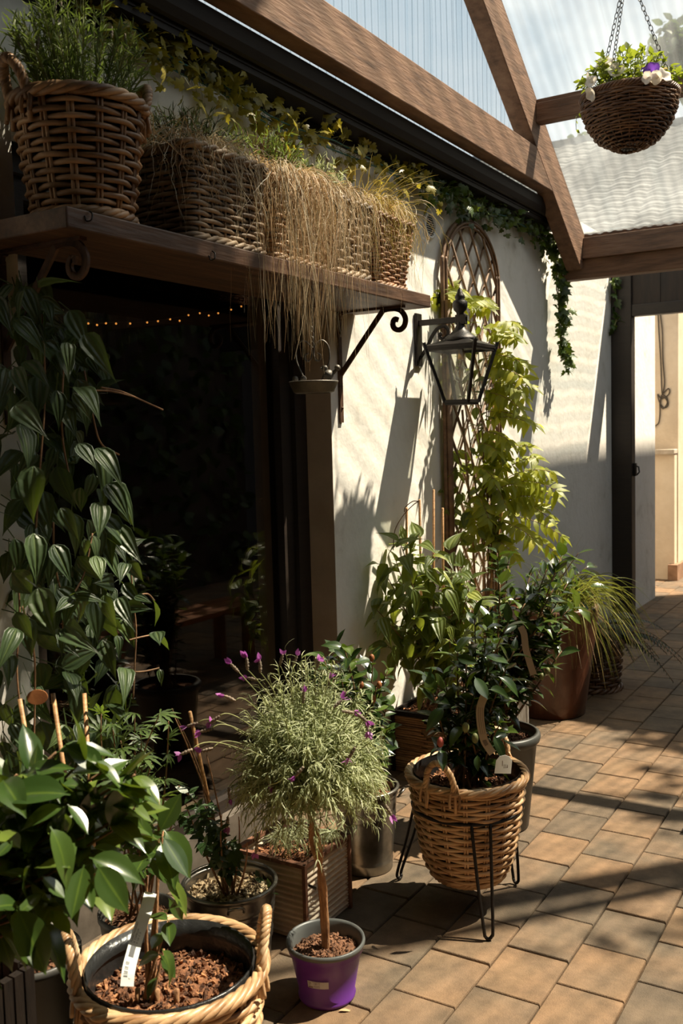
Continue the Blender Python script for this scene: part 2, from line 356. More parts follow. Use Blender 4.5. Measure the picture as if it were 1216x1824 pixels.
M['rust'] = surf('rusty rim', (.10, .04, .02), (.22, .10, .055), 30, rough=.7, bump=.2)
M['crate'] = surf('dry rushes', (.16, .085, .040), (.34, .20, .10), 10, (4, 4, 40), rough=.8, bump=.4, c3=(.46, .30, .16), island=.4, bscale=20, lo=.25, hi=.75)
M['darkwood'] = surf('dark planter boards', (.006, .004, .003), (.014, .009, .006), 8, (6, 6, 1), rough=.75, bump=.2, spec=.2)
M['cane'] = surf('bamboo', (.28, .14, .055), (.52, .30, .13), 20, (2, 2, 8), rough=.5, bump=.1)
M['twig'] = surf('brown twig', (.14, .07, .032), (.30, .17, .085), 30, rough=.7, bump=.2)
M['greenstem'] = surf('green stem', (.12, .13, .04), (.24, .25, .09), 20, rough=.6, bump=.1)
M['trunk'] = surf('tan bark stem', (.22, .10, .042), (.46, .25, .12), 12, (6, 6, 2), rough=.75, bump=.5, bscale=30)
M['willow'] = surf('willow rods', (.10, .052, .026), (.22, .125, .066), 20, rough=.6, bump=.15)
M['willow_lit'] = surf('sunlit willow lath', (.20, .115, .06), (.38, .24, .14), 20, rough=.6, bump=.15)  # paler willow for the front laths, sunlight mixed into the colour
M['white'] = surf('white plastic', (.68, .66, .62), (.76, .74, .70), 10, rough=.4, bump=.02)
M['paper'] = leafmat('white tag plastic', (.84, .85, .83), (.86, .87, .85), .45, .45, (.9, .92, .9), 0, 1, 0, .4)
M['papertan'] = plain('tan tag plastic', (.42, .33, .22), .5)
M['ink'] = plain('black ink', (.02, .02, .02), .6)
M['inkgrey'] = plain('faded grey print', (.17, .13, .09), .6)
M['terracotta'] = surf('orange wooden disc', (.20, .065, .018), (.32, .12, .035), 12, rough=.6, bump=.1)
M['glass'] = glassmat('window glass', (.66, .62, .57), .012, 1.9, .0)
M['lglass'] = glassmat('lantern glass', (.93, .95, .90), .03, 1.0, .01)
M['bulbglass'] = glassmat('bulb glass', (.96, .96, .94), .01, 1.8, .06)
M['sheet'] = sheetmat('clear corrugated roof sheet', (7, .4, .4))
M['gable_sheet'] = sheetmat('clear corrugated gable sheet', (.5, 8, .35))
M['brass'] = plain('brass', (.5, .3, .1), .35, .9)
M['cable'] = plain('dark cable', (.06, .045, .03), .5)
M['wire_green'] = plain('blue green wire', (.03, .13, .12), .45)
M['stone'] = surf('stone cap', (.40, .33, .25), (.56, .48, .38), 12, rough=.85, bump=.3)
M['slate'] = slatemat('grey roof tiles')
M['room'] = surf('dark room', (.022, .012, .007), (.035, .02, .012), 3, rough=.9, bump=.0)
M['bench'] = surf('red brown board', (.18, .062, .020), (.30, .12, .044), 4, (8, 1, 8), rough=.4, bump=.1)
M['bulb'] = plain('warm glow', (.8, .4, .1), .4, emit=(1., .42, .09), es=1.6)
M['brick'] = surf('brown plinth', (.20, .11, .06), (.34, .2, .12), 10, rough=.85, bump=.3)
# foliage
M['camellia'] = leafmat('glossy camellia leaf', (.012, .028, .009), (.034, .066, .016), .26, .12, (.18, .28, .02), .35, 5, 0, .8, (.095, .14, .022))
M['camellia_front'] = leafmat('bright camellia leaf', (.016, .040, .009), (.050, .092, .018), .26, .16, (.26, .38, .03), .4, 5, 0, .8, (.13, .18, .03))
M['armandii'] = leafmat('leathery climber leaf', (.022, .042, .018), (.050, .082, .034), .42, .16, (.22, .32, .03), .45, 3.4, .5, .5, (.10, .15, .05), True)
M['armandii_lit'] = leafmat('sunlit climber leaf', (.050, .078, .018), (.125, .165, .040), .42, .3, (.42, .5, .04), .4, 3.4, .4, .5, (.26, .29, .05), True)  # lighter copy of the climber leaf with the sun put into its colour
M['lavender'] = leafmat('sage lavender leaf', (.25, .28, .15), (.48, .51, .29), .6, .3, (.62, .68, .3), .1, 1, 0, .3, (.64, .65, .45))
M['lavgreen'] = leafmat('green lavender leaf', (.055, .085, .020), (.15, .19, .048), .55, .25, (.3, .42, .07), .1, 1, 0, .3, (.24, .26, .09))
M['lavgrey'] = leafmat('dusty lavender leaf', (.045, .055, .028), (.10, .115, .058), .6, .2, (.2, .25, .08), .1, 1, 0, .3, (.18, .18, .09))
M['ivy_green'] = leafmat('dark ivy leaf', (.016, .036, .008), (.045, .085, .014), .4, .15, (.22, .32, .02), .3, 5, .15, .5, (.12, .17, .02))
M['ivy_yellow'] = leafmat('yellow ivy leaf', (.060, .058, .007), (.26, .22, .02), .42, .3, (.55, .46, .03), .2, 5, .1, .5, (.55, .46, .14))
M['wisteria'] = leafmat('yellow green leaflet', (.09, .12, .010), (.28, .31, .025), .45, .4, (.72, .76, .05), .2, 6, .1, .5, (.52, .48, .04))
M['petgreen'] = leafmat('petunia leaf', (.05, .075, .010), (.17, .21, .025), .5, .35, (.42, .5, .04), .2, 5, .1, .4, (.25, .27, .04))
M['palmate'] = leafmat('fresh palmate leaf', (.030, .055, .014), (.07, .115, .03), .45, .25, (.25, .38, .04), .3, 6, .1)
M['fern'] = leafmat('dark fern leaf', (.010, .018, .006), (.022, .034, .010), .5, .15, (.06, .1, .01), .1, 5, .0)
M['darkleaf'] = leafmat('small dark leaf', (.012, .030, .010), (.035, .07, .02), .4, .15, (.12, .2, .02), .2, 5, .1)
M['grass_dry'] = leafmat('dry sedge blade', (.30, .16, .065), (.58, .42, .23), .55, .3, (.7, .5, .24), .0, 1, 0, .4, (.74, .63, .44))
M['grass_grey'] = leafmat('dusty sedge blade', (.20, .16, .085), (.48, .41, .27), .5, .3, (.6, .5, .28), .0, 1, 0, .4, (.70, .63, .48))
M['grass_green'] = leafmat('green sedge blade', (.08, .10, .018), (.25, .26, .06), .45, .3, (.45, .48, .08), .0, 1, 0, .4, (.46, .36, .12))
M['grass_gold'] = leafmat('golden sedge blade', (.24, .17, .03), (.44, .32, .08), .5, .3, (.6, .45, .1), .0, 1, 0, .4, (.3, .3, .05))
M['spike'] = surf('grey lavender spike', (.16, .12, .09), (.30, .24, .17), 60, rough=.8, bump=.5)
M['mauve'] = leafmat('mauve petal', (.26, .055, .27), (.42, .11, .40), .5, .3, (.6, .16, .6), .0, 1, 0, .3, (.5, .25, .5))
M['pet_white'] = leafmat('white petal', (.80, .74, .64), (.86, .80, .72), .5, .35, (.9, .8, .65), .0, 1, 0, .3)
M['pet_purple'] = leafmat('purple petal', (.10, .03, .34), (.14, .05, .42), .5, .3, (.3, .1, .7), .0, 1, 0, .3)
M['pet_yellow'] = leafmat('pale yellow petal', (.72, .50, .16), (.78, .58, .22), .5, .3, (.8, .6, .2), .0, 1, 0, .3)
M['treeleaf'] = leafmat('tree leaf', (.02, .04, .01), (.05, .08, .02), .5, .25, None, .1, 5, 0)
M['dryleaf'] = plain('dry leaf', (.42, .30, .15), .7)
M['pet_red'] = plain('pink bud', (.45, .10, .08), .5)
# shade wanted: (target x, y, z), how far up the sun's path the crown sits, its radii and leaf count
SHADE = [(-1.95, 1.95, 2.15, 5.8, (.45, .55, .42), 95), (-1.9, 1.85, 1.75, 6.3, (.40, .42, .34), 150), (-.9, 5.4, 0, 6., (.8, .65, .55), 520), (-.75, 6.0, 0, 5.2, (.6, .55, .5), 480), (-.8, 4.95, 0, 6.5, (.6, .45, .4), 230), (-.5, 4.1, 0, 7.3, (.7, .6, .5), 190), (-.5, 3.0, 0, 7., (.5, .6, .5), 40), (-1.95, 1.5, 1.7, 6.2, (.3, .3, .4), 110)]
# ------------------------------------------------------------------ shared builders
def circle_out(R, n):
    th = np.arange(n)*2*PI/n; d = np.stack([np.cos(th), np.sin(th)], -1); return d*R, d
def rect_out(hx, hy, rc, n):
    s = [2*(hx-rc), PI*rc/2, 2*(hy-rc), PI*rc/2]*1
    per = 2*(s[0]+s[1]+s[2]+s[3]); P = []; D = []
    for u in np.arange(n)/n*per:
        segs = [(s[2], 0), (s[1], 0), (s[0], 90), (s[1], 90), (s[2], 180), (s[1], 180), (s[0], 270), (s[1], 270)]
        q = u
        for k, (l, a) in enumerate(segs):
            if q <= l or k == 7: break
            q -= l
        a = math.radians(a); ca, sa = math.cos(a), math.sin(a)
        h, w = (hx, hy) if k in (0, 1, 4, 5) else (hy, hx)
        if k % 2 == 0: lx, ly, nx, ny = h, -(w-rc)+q, 1, 0
        else:
            t = q/rc; lx, ly, nx, ny = h-rc+rc*math.cos(t), w-rc+rc*math.sin(t), math.cos(t), math.sin(t)
        P.append((lx*ca-ly*sa, lx*sa+ly*ca)); D.append((nx*ca-ny*sa, nx*sa+ny*ca))
    return np.array(P), np.array(D)
def weave(mb, c, outf, z0, z1, rows, stakes, rod, amp, spr=6, double=True, rim=3, rim_r=None, base=True, ph=0.):
    """wicker wall: rods woven in and out round stakes, braided rim and foot"""
    n = stakes*spr
    for i in range(rows):
        f = (i+.5)/rows; P, D = outf(f, n); u = np.arange(n)/n
        off = amp*np.cos(PI*stakes*u+PI*i)+rng.normal(0, amp*.05, n)
        xy = P+D*off[:, None]; z = z0+(z1-z0)*f+.0012*np.sin(2*PI*u*3+i*1.7)
        mb.put(tube(np.column_stack([xy+np.array(c[:2]), np.full(n, c[2])+z]), rod*(.92+.16*rng.random()), 6, True, ref=(0, 0, 1)))
    for s in range(stakes):
        pts = []
        for f in np.linspace(0, 1, 8):
            P, D = outf(f, n); k = int((s+.0)*spr) % n; pts.append([*(P[k]), z0+(z1-z0)*f, *D[k]])
        pts = np.array(pts); D = pts[:, 3:]; tg = np.stack([-D[:, 1], D[:, 0]], -1)
        for sg in ((-1, 1) if double else (0,)):
            Q = pts[:, :3].copy(); Q[:, :2] += tg*sg*rod*.75; mb.put(tube(Q+np.array(c), rod*.72, 5))
    rr = rim_r or rod*1.15
    for (zz, f, m) in ([(z1, 1., stakes*.45)]+([(z0, 0., stakes*.45)] if base else [])):
        P, D = outf(f, n*2); u = np.arange(n*2)/(n*2); m = int(m)
        for k in range(rim):
            p = 2*PI*(m*u+k/rim)
            a = rr*1.15
            mb.put(tube(np.column_stack([P+D*(a*np.cos(p)+rod*.6)[:, None]+np.array(c[:2]), c[2]+zz+a*np.sin(p)*.9]), rr, 6, True, ref=(0, 0, 1)))
    return mb
def rope(path, r, strands=4, turns=6, k=6):
    mb = MB(); path = smooth_path(path, 60); T = nrm(np.gradient(path, axis=0))
    a = nrm(np.cross(T, A(.2, .3, .9)+0*T)); b = np.cross(T, a); u = np.linspace(0, 1, len(path))
    for s in range(strands):
        p = 2*PI*(turns*u+s/strands)
        mb.put(tube(path+r*.62*(a*np.cos(p)[:, None]+b*np.sin(p)[:, None]), r*.62, k))
    return mb
def basket_handle(c, R, z, al, h, mat, parent, span=.3, r=.012, lean=.25, turns=6):
    """twisted rope hoop standing on the rim at angle al"""
    pts = []
    for t in np.linspace(0, PI, 9):
        a = al-span*math.cos(t)*(1.12-.12*math.sin(t)); q = h*math.sin(t)**.8 if 0 < t < PI else 0
        rr = R+lean*q; pts.append((c[0]+rr*math.cos(a), c[1]+rr*math.sin(a), c[2]+z-.02+q))
    mb = rope(pts, r, 4, turns)
    for s in (0, -1):
        p = np.array(pts[s]); mb.put(tube([p+A(0, 0, .03), p, p-A(0, 0, .055)], r*.6, 6)); 
        d = nrm(p-np.array([c[0], c[1], p[2]])); tg = A(-d[1], d[0], 0)
        for q in (-1, 1): mb.put(tube(bez(p+A(0, 0, .035)+tg*q*.004, p+d*.012+tg*q*.02, p-A(0, 0, .035)+d*.014+tg*q*.014, 8), r*.5, 6))
    return mb.build('handle', mat, parent)
def rots(n):
    q = nrm(rng.normal(size=(n, 4))); w, x, y, z = q.T
    return np.stack([np.stack([1-2*(y*y+z*z), 2*(x*y-w*z), 2*(x*z+w*y)], -1), np.stack([2*(x*y+w*z), 1-2*(x*x+z*z), 2*(y*z-w*x)], -1), np.stack([2*(x*z-w*y), 2*(y*z+w*x), 1-2*(x*x+y*y)], -1)], 1)
def chips(c, s):
    n = len(c); B = np.array([(x, y, z) for z in (-.5, .5) for y in (-.5, .5) for x in (-.5, .5)])
    V = np.einsum('nij,nkj->nki', rots(n), B[None]*s[:, None]*rng.uniform(.6, 1.2, (n, 8, 1)))+c[:, None]
    F = np.array([(0, 2, 3, 1), (4, 5, 7, 6), (0, 1, 5, 4), (2, 6, 7, 3), (0, 4, 6, 2), (1, 3, 7, 5)])
    return V.reshape(-1, 3), (F[None]+(np.arange(n)*8)[:, None, None]).reshape(-1, 4)
def soil(parent, c, R, mat, nch=300, size=.012, long=1.5, hump=.012, rect=None, name='soil'):
    mb = MB()
    if rect is None:
        rs = np.linspace(0, 1, 12)[1:]*R; th = np.arange(40)*2*PI/40
        V = [(0, 0, hump)]+[(r*math.cos(t), r*math.sin(t), hump*(1-(r/R)**2)+rng.normal(0, .003)) for r in rs for t in th]
        F = [(0, 1+j, 1+(j+1) % 40) for j in range(40)]+[(1+i*40+j, 1+(i+1)*40+j, 1+(i+1)*40+(j+1) % 40, 1+i*40+(j+1) % 40) for i in range(10) for j in range(40)]
        a = rng.uniform(0, 2*PI, nch); r = R*np.sqrt(rng.random(nch))*.96; P = np.stack([r*np.cos(a), r*np.sin(a), hump*(1-(r/R)**2)+.002], -1)
    else:
        hx, hy = rect; n = 20; g = np.linspace(-1, 1, n)
        V = [(x*hx, y*hy, rng.normal(0, .003)+hump*(1-x*x)*(1-y*y)) for y in g for x in g]
        F = [(j*n+i, j*n+i+1, (j+1)*n+i+1, (j+1)*n+i) for j in range(n-1) for i in range(n-1)]
        q = rng.uniform(-.95, .95, (nch, 2)); P = np.stack([q[:, 0]*hx, q[:, 1]*hy, hump*(1-q[:, 0]**2)*(1-q[:, 1]**2)+.003], -1)
    mb.add(np.array(V)+np.array(c), F)
    s = size*rng.uniform(.35, 1.2, (nch, 1))*np.stack([rng.uniform(.8, long, nch), rng.uniform(.35, .6, nch), rng.uniform(.2, .5, nch)], -1)
    mb.put(chips(P+np.array(c)+A(0, 0, size*.1), s))
    return mb.build(name, mat, parent, smooth=False)
def chain(p, q, link=.03, rad=.0016):
    mb = MB(); p, q = np.asarray(p, float), np.asarray(q, float); L = np.linalg.norm(q-p); n = max(2, int(L/(link*.78))); t = (q-p)/L
    a = nrm(np.cross(t, A(.3, .8, .1))); b = np.cross(t, a); th = np.arange(14)*2*PI/14
    for i in range(n):
        c = p+t*L*(i+.5)/n; s = a if i % 2 else b
        mb.put(tube(c+t[None]*(link/2*np.cos(th))[:, None]+s[None]*(link*.27*np.sin(th))[:, None], rad, 5, True))
    return mb
def text(body, size, origin, xdir, ydir, mat, parent, name='lettering', off=.0006):
    cu = bpy.data.curves.new(name, 'FONT'); cu.body = body; cu.size = size
    o = bpy.data.objects.new(name, cu); COL.objects.link(o); bpy.context.view_layer.update()
    me = bpy.data.meshes.new_from_object(o.evaluated_get(bpy.context.evaluated_depsgraph_get()))
    bpy.data.objects.remove(o); bpy.data.curves.remove(cu)
    x, y = nrm(xdir), nrm(ydir); z = np.cross(x, y); v = np.zeros(len(me.vertices)*3); me.vertices.foreach_get('co', v); v = v.reshape(-1, 3)
    W = np.asarray(origin, float)+v[:, :1]*x+v[:, 1:2]*y+z*off
    fs = [tuple(p.vertices) for p in me.polygons]; bpy.data.meshes.remove(me)
    return W, fs
def spike_flower(p, d, L, parent, petals=3):
    """one lavender head: knobbly grey spike topped with mauve bracts"""
    d = nrm(d); mb = MB(); t = np.linspace(0, 1, 12)
    mb.put(tube(np.asarray(p)+d*(t*L)[:, None], (.0042+.0012*np.sin(t*26))*np.sin(PI*(.12+.8*t))**.6*(L/.03), 7))
    f = mb.build('flower', M['spike'], parent)
    if not petals: return f
    n = petals+1; tip = np.asarray(p)+d*L*.93
    dd = d+rnd(n, .38); pb = MB().put(place(SMALL, np.repeat(tip[None], n, 0), dd, rnd(n)+A(0, 0, .5), L*rng.uniform(.45, .75, n), 1.3))
    pb.build('petals', M['mauve'], f)
    return f

# ------------------------------------------------------------------ the setting
XW = -2.1
SUN_DIR = nrm(A(-.45, -.42, -1.))
def build_floor():
    mb = MB(); px, py, g, ch = .1945, .2415, .0022, .004
    for i in range(-7, 19):
        x0 = -1.064+px*i
        for j in range(-10, 60):
            y0 = 2.377+py*j+(py/2 if i % 2 else 0)+rng.normal(0, .0008)
            if y0 > 14.5 or y0 < -.4: continue
            if x0 < -2.25 and y0 < 9.: continue
            a, b, c, d = x0+g, x0+px-g, y0+g, y0+py-g; z = rng.normal(0, .0008)
            V = [(a, c, -.02), (b, c, -.02), (b, d, -.02), (a, d, -.02)]
            for q, zz in ((0, z-.006), (.0018, z-.002), (ch, z)):
                V += [(a+q, c+q, zz), (b-q, c+q, zz), (b-q, d-q, zz), (a+q, d-q, zz)]
            F = []
            for k in range(3): F += [(k*4+m, k*4+(m+1) % 4, k*4+4+(m+1) % 4, k*4+4+m) for m in range(4)]
            F.append((12, 13, 14, 15)); mb.add(V, F)
    m, nt, out = newmat('clay and grey pavers'); L = nt.links.new
    gm = N(nt, 'ShaderNodeNewGeometry'); tc = N(nt, 'ShaderNodeTexCoord')
    n1 = N(nt, 'ShaderNodeTexNoise', Scale=3.2, Detail=5.); L(tc.outputs['Object'], n1.inputs['Vector'])
    ad = N(nt, 'ShaderNodeMath', operation='MULTIPLY_ADD'); L(gm.outputs['Random Per Island'], ad.inputs[0]); ad.inputs[1].default_value = .55; L(n1.outputs[0], ad.inputs[2])
    cr = ramp(nt, [(.42, (.100, .077, .054)), (.62, (.140, .104, .070)), (.78, (.178, .120, .074)), (1., (.208, .132, .075))]); L(ad.outputs[0], cr.inputs[0])
    n2 = N(nt, 'ShaderNodeTexNoise', Scale=260., Detail=3.); L(tc.outputs['Object'], n2.inputs['Vector'])
    n3 = N(nt, 'ShaderNodeTexNoise', Scale=9., Detail=9., Roughness=.72); L(tc.outputs['Object'], n3.inputs['Vector'])
    r3 = ramp(nt, [(.3, (.58, .58, .58)), (.62, (1.15, 1.12, 1.08))]); L(n3.outputs[0], r3.inputs[0])
    mx = N(nt, 'ShaderNodeMix', data_type='RGBA', blend_type='MULTIPLY'); mx.inputs[0].default_value = 1; L(cr.outputs[0], mx.inputs[6]); L(r3.outputs[0], mx.inputs[7])
    b = N(nt, 'ShaderNodeBsdfPrincipled', Roughness=.82); b.inputs['Specular IOR Level'].default_value = .35; L(mx.outputs[2], b.inputs['Base Color'])
    bp = N(nt, 'ShaderNodeBump', Strength=.6, Distance=.003); L(n2.outputs[0], bp.inputs['Height']); L(bp.outputs[0], b.inputs['Normal']); L(b.outputs[0], out.inputs[0])
    o = mb.build('floor', m, smooth=False, kind='structure')
    MB().put(box(-3.2, 2.6, -2.7, 14.8, -.09, -.0195)).build('floor', surf('joint sand', (.05, .035, .022), (.10, .07, .045), 60, rough=.95, bump=.3), smooth=False, kind='structure')
build_floor()
def wall_boxes(mb, bx):
    for b in bx: mb.put(box(*b))
W0, W1, WT, WB = 1.80, 3.37, 2.40, .0          # window opening along the wall
w = MB()
# wall with rounded right-hand reveal, top over the opening and low upstand
wall_boxes(w, [(-2.5, XW, -1.6, W0, -.02, 2.98), (-2.5, XW, W1, 8.84, -.02, 2.98), (-2.5, XW, W0, W1, WT, 2.98), (-2.5, -2.31, W0, W1, -.02, .1)])
w.build('wall_left', M['plaster'], smooth=False, kind='structure')
MB().put(box(-2.222, -2.1003, W1-.0015, W1+.0005, WB, WT)).build('trim_1', M['reveal'], smooth=False, kind='structure')
win = MB()
win.put(box(-2.30, -2.222, W1-.085, W1, WB, WT)); win.put(box(-2.31, -2.245, W1-.155, W1-.085, WB, WT))
win.put(box(-2.30, -2.222, W0, W0+.085, WB, WT)); win.put(box(-2.31, -2.245, W0+.085, W0+.155, WB, WT))
win.put(box(-2.30, -2.222, W0+.085, W1-.085, WT-.085, WT)); win.put(box(-2.31, -2.245, W0+.155, W1-.155, WT-.15, WT-.085))
win.put(box(-2.31, -2.245, W0+.155, W1-.155, .14, .19))
wo = win.build('window_1', M['frame'], smooth=False, kind='structure')
sill = MB().put(box(-2.30, -2.20, W0+.0, W1-.0, 0, .14)).build('window_1_rail', surf('grey window rail', (.07, .058, .045), (.12, .10, .08), 12, rough=.6, bump=.1), smooth=False, kind='structure'); sill.name = 'trim_2'
gl = MB().put(box(-2.285, -2.279, W0+.15, W1-.15, .18, WT-.145)).build('window_2', M['glass'], smooth=False, kind='structure')
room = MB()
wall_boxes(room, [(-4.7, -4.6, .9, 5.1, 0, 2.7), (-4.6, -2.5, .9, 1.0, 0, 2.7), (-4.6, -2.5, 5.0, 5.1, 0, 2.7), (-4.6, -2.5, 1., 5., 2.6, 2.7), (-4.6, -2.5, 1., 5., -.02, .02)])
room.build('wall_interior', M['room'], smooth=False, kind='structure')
# roof edge of the house: soffit, fascia, gutter
g = MB()
g.put(prism([(-2.1, 2.84), (-1.99, 2.80), (-1.99, 2.78), (-2.1, 2.78)], -1.6, 5.95, 1))
g.put(box(-2.1, -1.985, -1.6, 6.0, 2.80, 2.86))
g.build('trim_3', M['gutter'], smooth=False, kind='structure')
g = MB()
prof = [(-1.985, 2.815), (-1.972, 2.81), (-1.96, 2.815), (-1.945, 2.84), (-1.94, 2.87), (-1.94, 2.888), (-1.946, 2.895), (-1.952, 2.888), (-1.953, 2.872), (-1.985, 2.872)]
g.put(prism(prof, -1.6, 5.93, 1)); g.put(box(-2.1, -1.985, -1.6, 5.98, 2.86, 2.885))
g.build('trim_4', M['gutter'], smooth=False, kind='structure')
MB().put(box(-2.115, -2.095, 1.0, 6.4, 2.735, 2.80)).build('trim_5', M['gutter'], smooth=False, kind='structure')

# timber roof: rafters, plates, purlins, ridge
XB = -1.87
def struct(name, t, mat, bevel=.004, kind='structure', label=None):
    o = MB().put(t).build(name, mat, smooth=False, kind=kind, bevel=bevel)
    return o
EAVE_Y, EAVE_Z, SL = 5.99, 2.534, -.7185           # underside of the far rafter, falling away from the camera
RY = 2.55; RZ = EAVE_Z+(RY-EAVE_Y)*SL              # ridge
th = .195
struct('trim_6', prism([(RY, RZ), (EAVE_Y, EAVE_Z), (EAVE_Y+.13, EAVE_Z+.06), (EAVE_Y+.13, EAVE_Z+.06+th*.62), (RY, RZ+th*1.22)], XB-.095, XB, 0), M['timber'])
struct('trim_7', prism([(2*RY-EAVE_Y, EAVE_Z), (RY, RZ), (RY, RZ+th*1.22), (2*RY-EAVE_Y-.1, EAVE_Z+.12)], XB-.095, XB, 0), M['timber'])
yb0 = EAVE_Y+(2.905-EAVE_Z)/SL; yb1 = EAVE_Y+(3.1-EAVE_Z)/SL
struct('trim_8', prism([(2*RY-yb0+.02, 2.905), (yb0-.004, 2.905), (yb1-.004, 3.095), (2*RY-yb1, 3.095)], XB-.082, XB+.002, 0), M['timber'])
XR = 1.35
def cross(name, y, z0, z1, x0, wd=.075, mat='timber_x'): return struct(name, box(x0, XR, y-wd/2, y+wd/2, z0, z1), M[mat])
cross('trim_9', 5.235, 3.222, 3.325, XB)                       # purlin with its batten
struct('trim_10', box(XB, XR, 5.21, 5.26, 3.325, 3.348), M['timber_x'])
cross('trim_11', RY, RZ+.02, RZ+.2, XB)
struct('trim_12', prism([(6.0, 2.60), (6.115, 2.60), (6.115, 2.735), (6.03, 2.735)], XB+.001, XR, 0), M['timber_x'])      # far plate, tilted face
struct('trim_13', box(-2.0, XR, 6.02, 6.115, 2.482, 2.60), M['timber_x'])
struct('trim_14', box(XB-.06, XR, 6.06, 6.10, 2.735, 2.765), M['timber_x'])
# clear corrugated sheets
def corr_sheet(y0, y1, zf, x0, x1, pitch=.06, amp=.0045, lap=.24):
    xs = np.arange(x0, x1, pitch/12); ys = np.linspace(y0, y1, 24)
    prof = amp*np.cos(2*PI*xs/pitch)+.004*np.exp(-((np.mod(xs, lap)-.03)/.006)**2)
    X, Y = np.meshgrid(xs, ys); Z = zf(Y)+prof[None]+.0018*np.sin(Y*9+X*5)+.0022*np.sin(X*29)[0:1]
    V = np.stack([X, Y, Z], -1).reshape(-1, 3); nx, ny = len(xs), len(ys)
    j = np.arange(ny-1)[:, None]; i = np.arange(nx-1)[None]
    F = np.stack([j*nx+i, j*nx+i+1, (j+1)*nx+i+1, (j+1)*nx+i], -1).reshape(-1, 4)
    return V, F
zfar = lambda Y: EAVE_Z+(Y-EAVE_Y)*SL+th*1.22+.03
MB().put(corr_sheet(RY+.02, 6.22, zfar, -1.97, XR)).build('ceiling_1', M['sheet'], kind='structure')
MB().put(prism([(.3, zfar(2*RY-.3)), (RY-.02, zfar(RY)), (RY-.02, zfar(RY)+.05), (.3, zfar(2*RY-.3)+.05)], -2.2, XR+.4, 0)).build('ceiling_2', M['boards'], smooth=False, kind='structure')  # near slope out of view, boarded solid to hold back sky light
# flat sheet over the passage beyond, fluted along its run
xs = np.arange(-2.09, XR, .05/10); yy = np.linspace(6.2, 7.43, 40)
V = np.array([(x, y, 2.80+.03*(y-6.2)+.0036*math.cos(2*PI*(x+.003*math.sin(y*11)+.002*math.sin(y*23))/.05)+.003*math.sin(x*17)) for y in yy for x in xs]); n = len(xs)
MB().add(V, [(j*n+i, j*n+i+1, (j+1)*n+i+1, (j+1)*n+i) for j in range(39) for i in range(n-1)]).build('ceiling_3', M['sheet'], kind='structure')
# clear gable sheet with upright flutes
ys = np.arange(.4, 6.05, .076/12); zs = np.linspace(0, 1, 20)
V = []
for t in zs:
    for y in ys:
        top = (zfar(y) if y > RY else zfar(2*RY-y))-.03; z0 = 2.86; top = max(top, z0+.01)
        V.append((-1.968+.0045*math.cos(2*PI*y/.06)+.002*math.sin(y*31)+.006*math.exp(-((y % .24-.03)/.006)**2)+.0015*math.sin(t*9+y*4), y, z0+(top-z0)*t))
n = len(ys)
MB().add(V, [(j*n+i, j*n+i+1, (j+1)*n+i+1, (j+1)*n+i) for j in range(len(zs)-1) for i in range(n-1)]).build('ceiling_4', M['gable_sheet'], kind='structure')

# doorway at the far end
d = MB()
d.put(box(-2.1, -1.945, 7.45, 7.56, 0, 2.80)); d.build('door_1', M['frame'], smooth=False, kind='structure', bevel=.006)
struct('trim_15', box(-1.945, XR, 7.46, 7.55, 2.385, 2.47), M['frame'])
mb = MB()
for k in range(16): mb.put(box(-1.945+.21*k+.002, -1.945+.21*(k+1)-.002, 7.475, 7.50, 2.465, 2.86))
mb.put(box(-1.945, XR, 7.50, 7.52, 2.465, 2.86))
mb.build('trim_16', M['boards'], smooth=False, kind='structure')
latch = thing('door_latch', 'small dark latch on the edge of the dark doorway post', 'latch', (-1.93, 7.52, 1.22))
MB().put(box(-1.944, -1.925, 7.495, 7.535, 1.17, 1.27)).build('plate', M['iron'], latch, bevel=.003)
MB().put(tube([(-1.93, 7.515, 1.25), (-1.905, 7.50, 1.24), (-1.90, 7.50, 1.2), (-1.92, 7.51, 1.18)], .006, 6)).build('handle', M['iron'], latch)

# far yard
fw = MB(); fw.put(box(-4.2, -2.16, 10.05, 10.35, 0, 3.25)); fw.put(box(-4.2, -2.17, 9.93, 10.05, 0, 1.265)); fw.put(box(-4.2, -3.9, 8.6, 9.93, 0, 3.25))
fw.build('wall_far', M['beige'], smooth=False, kind='structure')
MB().put(box(-4.2, -2.163, 9.88, 10.05, 1.265, 1.315)).build('trim_17', M['stone'], smooth=False, kind='structure', bevel=.008)
MB().put(box(-2.5, -2.16, 10.35, 13.2, -.02, 3.25)).build('wall_white_far', M['plaster'], smooth=False, kind='structure').name = 'wall_far'
MB().put(box(-2.22, -2.125, 9.86, 14.5, 0, .16)).build('baseboard_far', M['brick'], smooth=False, kind='structure')
MB().put(box(-4.2, -2.5, 8.7, 8.84, 0, 2.98)).build('wall_end', M['plaster'], smooth=False, kind='structure').name = 'wall_back'
# unseen house block, added and sized so its shade falls on the passage
hb = MB(); hb.put(box(1.4, 4.2, 8.85, 12.2, 0, 9.17)); hb.build('wall_shade_right', M['boards'], smooth=False, kind='structure')

